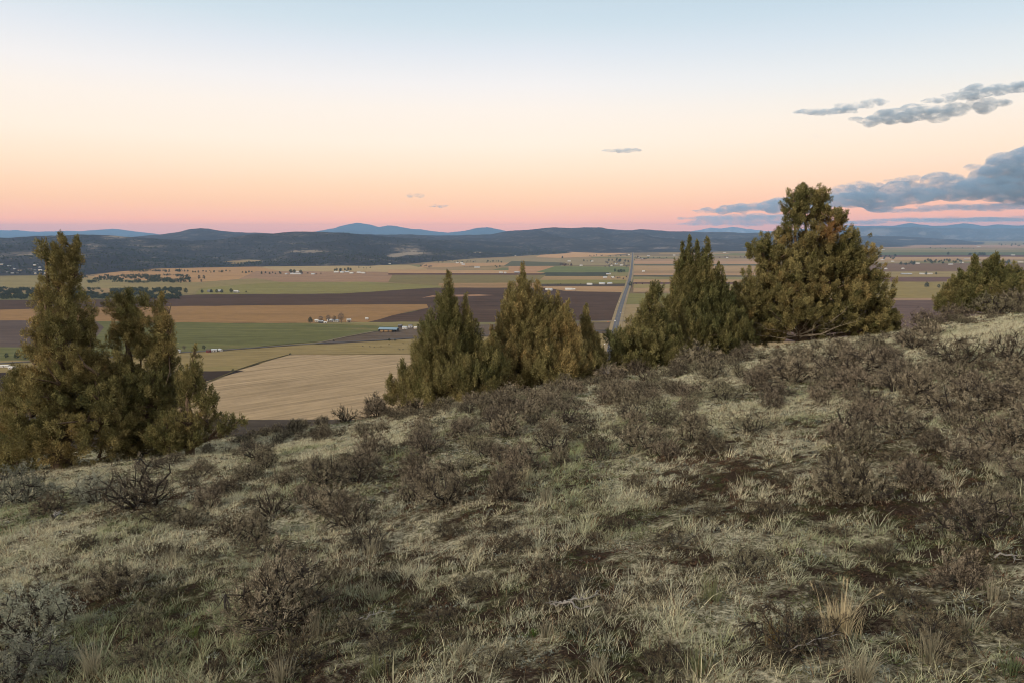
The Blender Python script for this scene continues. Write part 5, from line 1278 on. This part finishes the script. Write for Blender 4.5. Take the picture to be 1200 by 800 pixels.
    # colour: per clump hue, per twig value; brownish pollen cones on some clumps
    hz_ = np.clip(hue + 0.24 * fbm(C[:, 0] * 1.1 + seed, C[:, 2] * 1.1, 3, seed + 2) * 1.6 + rng.normal(size=n) * 0.10, 0, 1)[k][:, None]
    c = np.where(hz_ < 0.35, DKGREEN + (GREEN - DKGREEN) * (hz_ / 0.35), np.where(hz_ < 0.7, GREEN + (OLIVE - GREEN) * ((hz_ - 0.35) / 0.35), OLIVE + (OCHRE - OLIVE) * ((hz_ - 0.7) / 0.3)))
    c = c * rng.uniform(0.5, 1.5, m)[:, None] * rng.uniform(0.7, 1.3, n)[k][:, None]
    if extra is not None:        # a russet dying patch
        ex, ey, er = extra; ep = P3(ex, ey); w_ = np.exp(-(((C[:, 0] - ep[0]) ** 2 + (C[:, 2] - ep[2]) ** 2) / (er * s) ** 2))[k][:, None]
        c = c * (1 - w_ * 0.85) + np.array([0.30, 0.13, 0.055]) * w_ * 0.85
    o = empty('juniper_tree', (x0, y0, z0)); tag(o, label, 'tree', None)
    link('crown', npmesh('crown', v, q, m_jun, col=np.repeat(c, 5, 0)), o)
    # trunk and limbs
    lines = []; tops = [np.array([l[1][0], l[1][1], l[1][2]]) for l in LB]
    H = max(t[2] for t in tops); main_ = tops[int(np.argmax([t[2] for t in tops]))]
    tl = [np.array([0, 0, -0.25])]
    for t in (0.15, 0.32, 0.5, 0.68, 0.85): tl.append(np.array([main_[0] * t ** 1.3, main_[1] * t ** 1.3, H * t]) + rng.normal(size=3) * 0.05 * np.array([1, 1, 0.2]))
    R0 = 0.035 * H
    lines.append((np.array(tl), R0 * np.array([1.25, 1.0, .75, .52, .3, .08])))
    tv, tf = tubes(lines, 9); link('trunk', npmesh('trunk', tv, tf, m_jbark, smooth=True), o)
    bl = []
    for b_, t_, W, sh in LB:
        if t_[2] < H * 0.98:
            e1 = b_ * 0.3 + t_ * 0.7; st = np.array([0, 0, max(0.1, min(e1[2] * 0.25, H * 0.3))])
            md = np.array([e1[0] * 0.6, e1[1] * 0.6, st[2] + (e1[2] - st[2]) * 0.4])
            bl.append((np.array([st, md, e1, b_ * 0.16 + t_ * 0.84]), R0 * np.array([.42, .28, .13, .04])))
    pick = rng.choice(n, min(n, 130), replace=False)
    for i in pick:
        e_ = C[i]; b_, t_, W, sh = LB[0]
        best = min(LB, key=lambda l: abs(e_[0] - l[0][0]) + abs(e_[1] - l[0][1]) + 0.4 * abs(e_[2] - (l[0][2] + l[1][2]) / 2))
        b_, t_ = best[0], best[1]; f_ = np.clip((e_[2] - 0.35 - b_[2]) / max(0.2, t_[2] - b_[2]), 0.02, 0.92)
        st = b_ * (1 - f_) + t_ * f_
        md = (st + e_) / 2 + np.array([0, 0, -0.05]) + rng.normal(size=3) * 0.05
        bl.append((np.array([st, md, e_]), R0 * np.array([.22, .14, .06]) * rng.uniform(0.6, 1.2)))
    bv, bf = tubes(bl, 5); link('limbs', npmesh('limbs', bv, bf, m_jbark, smooth=True), o)
    if dead:
        dl = []
        for (ax_, ay_, bx_, by_, dy_) in dead:
            a_ = P3(ax_, ay_, dy_ * 0.3 - 0.3); b__ = P3(bx_, by_, dy_); nn = 7; pts = [a_ + (b__ - a_) * (i / nn) + rng.normal(size=3) * 0.05 + np.array([0, 0, -0.12 * math.sin(i / nn * math.pi)]) for i in range(nn + 1)]
            rr = 0.02 * np.linspace(1, 0.22, nn + 1); dl.append((np.array(pts), rr))
            for i in range(2, nn + 1):
                for r_ in range(2):
                    dv = (b__ - a_) / np.linalg.norm(b__ - a_) * 0.6 + rng.normal(size=3) * 0.55; e_ = pts[i] + dv * rng.uniform(0.25, 0.6)
                    dl.append((np.array([pts[i], (pts[i] + e_) / 2 + rng.normal(size=3) * 0.03, e_]), rr[i] * np.array([.55, .4, .2])))
        dv_, df_ = tubes(dl, 5); x_ = link('dead_branches', npmesh('dead_branches', dv_, df_, m_twig, smooth=True), o)
    return o
B_ = 'ball'
juniper(72,21.5,[(72,273,350,22,0),(90,277,322,8,.1),(53,284,302,9,-.1,B_),(75,305,440,40,0),(78,350,530,62,0),(42,372,470,30,-.2),(38,430,520,28,-.4,B_),(106,372,520,36,.1),(116,430,540,38,-.5,B_),(70,440,545,52,-.7,B_),(20,455,560,30,-.3,B_),(-15,440,560,35,.2,B_),(52,338,352,7,-.3,B_),(47,345,368,9,0,B_)],
        'tallest juniper of the left pair, with a ragged leaning top',11,0.66,1.0,0.35,spiky=0.05)
juniper(158,22.5,[(150,338,470,30,0),(168,340,420,20,.2,B_),(140,342,385,16,-.1,B_),(190,343,452,17,.1),(198,362,420,8,-.1,B_),(165,390,500,42,0,B_),(180,420,520,36,-.2,B_),(148,430,540,38,-.4,B_),(195,450,525,28,0,B_),(126,415,505,24,-.3,B_),(168,492,536,42,-.2,B_)],
        'second juniper from the left, with a rounded twin top and bare trunk gap',12,0.60,0.95,0.55,spiky=0.0)
juniper(222,21.5,[(229,404,470,14,0),(221,425,478,12,-.1,B_),(240,452,478,12,0,B_),(218,470,505,24,-.2,B_),(248,455,480,6,.1,B_),(243,475,500,14,.1,B_),(268,485,503,8,.1,B_),(284,485,499,5,.1,B_),(195,480,520,22,-.3,B_),(258,494,508,8,0,B_),(222,494,526,22,-.2,B_),(200,496,530,22,-.3,B_)],
        'low scraggly juniper right of the left pair, with sideways sprays',13,0.58,0.75,0.55,0.11)
juniper(520,26,[(525,319,420,20,0),(525,334,470,44,0),(546,345,450,18,.1),(505,362,468,30,-.3),(557,375,460,26,.2),(577,390,455,16,0),(560,410,468,32,-.2,B_),(498,405,470,26,-.2),(472,421,470,14,0),(458,440,474,8,-.1),(535,420,480,40,-.7,B_)],
        'pointed spire juniper left of centre, standing before the dark ploughland',14,0.50,1.15,0.1,0.15,spiky=0.6)
juniper(618,28,[(613,309,420,20,0),(613,318,445,46,0),(597,331,430,19,.1),(630,329,430,21,-.1),(654,343,435,20,.1),(666,352,440,17,-.1),(643,342,445,36,0),(668,370,440,26,0),(588,372,445,20,-.1),(576,382,440,14,.1),(600,400,450,36,-.5,B_),(640,405,452,40,-.6,B_),(672,400,446,26,-.3,B_)],
        'broad many spired juniper at the centre, brownest of the row',15,0.74,1.15,0.1,0.15,spiky=0.6)
juniper(690,29,[(687,357,425,13,0),(687,372,432,19,0),(700,392,434,11,.1),(672,388,436,12,-.1),(690,400,440,20,-.3,B_)],
        'small slender juniper between the centre tree and the straight road',16,0.66,1.1,0.1,0.14,spiky=0.5)
juniper(756,29.5,[(758,350,428,30,0),(764,331,385,13,0),(770,334,352,6,.1,B_),(736,374,428,20,0),(727,390,430,14,-.1),(778,362,428,20,.1),(781,380,420,14,0),(797,384,425,7,0),(750,380,432,38,-.3,B_),(780,395,432,24,-.2,B_)],
        'short bushy green juniper just right of the straight road',17,0.36,1.15,0.1,0.15,spiky=0.4)
juniper(815,32,[(808,277,390,19,0),(800,285,380,17,.1),(828,279,395,20,0),(817,283,400,18,-.1),(795,306,412,20,0),(843,308,410,24,.1),(815,300,416,42,0),(850,340,412,28,-.1),(785,340,412,20,-.1),(815,360,418,44,-.4,B_),(858,362,412,26,-.3,B_)],
        'tall twin spired juniper next to the big spreading one',18,0.42,1.15,0.08,0.16,spiky=0.5)
juniper(940,34,[(945,216,266,17,0,B_),(930,224,262,12,-.2,B_),(960,222,252,12,.1,B_),(974,242,266,14,0,B_),(984,246,262,7,.1,B_),(932,248,300,22,0,B_),(958,258,320,30,0,B_),(895,274,312,17,-.2,B_),(908,282,330,18,0,B_),(985,268,335,30,.2,B_),(1005,290,370,28,.3,B_),(1022,318,395,24,.2,B_),(935,295,360,38,-.2,B_),(975,300,375,42,0,B_),
                (895,318,385,34,-.3,B_),(872,330,400,24,-.2,B_),(920,330,385,40,-.6,B_),(965,345,392,40,.3,B_),(1010,350,396,34,0,B_),(1035,355,394,17,0,B_),(865,365,405,26,0,B_),(890,370,402,30,.5,B_),(880,372,400,20,-.4,B_),(1046,372,393,10,.1,B_)],
        'big spreading juniper on the right, tallest tree in view, with bare twigs low down',19,0.60,1.0,0.42,0.165,spiky=0.0,
        dead=[(935,392,905,366,-1.8),(935,392,885,378,-1.9),(938,392,965,372,-2.0),(938,393,995,360,-2.0),(936,394,1002,377,-2.1),(935,393,930,352,-1.9),(934,394,862,386,-1.8),(938,394,978,384,-2.2),(936,392,950,360,-2.0)],extra=(968,270,11))
juniper(1158,38,[(1165,293,345,13,0),(1158,300,350,12,.1,B_),(1142,299,350,11,0),(1125,316,362,18,0),(1110,334,364,13,-.1),(1160,318,364,34,0,B_),(1135,330,366,24,-.3,B_),(1181,312,345,10,.1,B_),(1183,330,364,20,0,B_),(1197,316,336,8,.1,B_),(1210,322,362,22,0,B_),(1105,348,364,8,0)],
        'ragged juniper at the right edge, its top split into two spires',20,0.40,1.1,0.2,0.17)
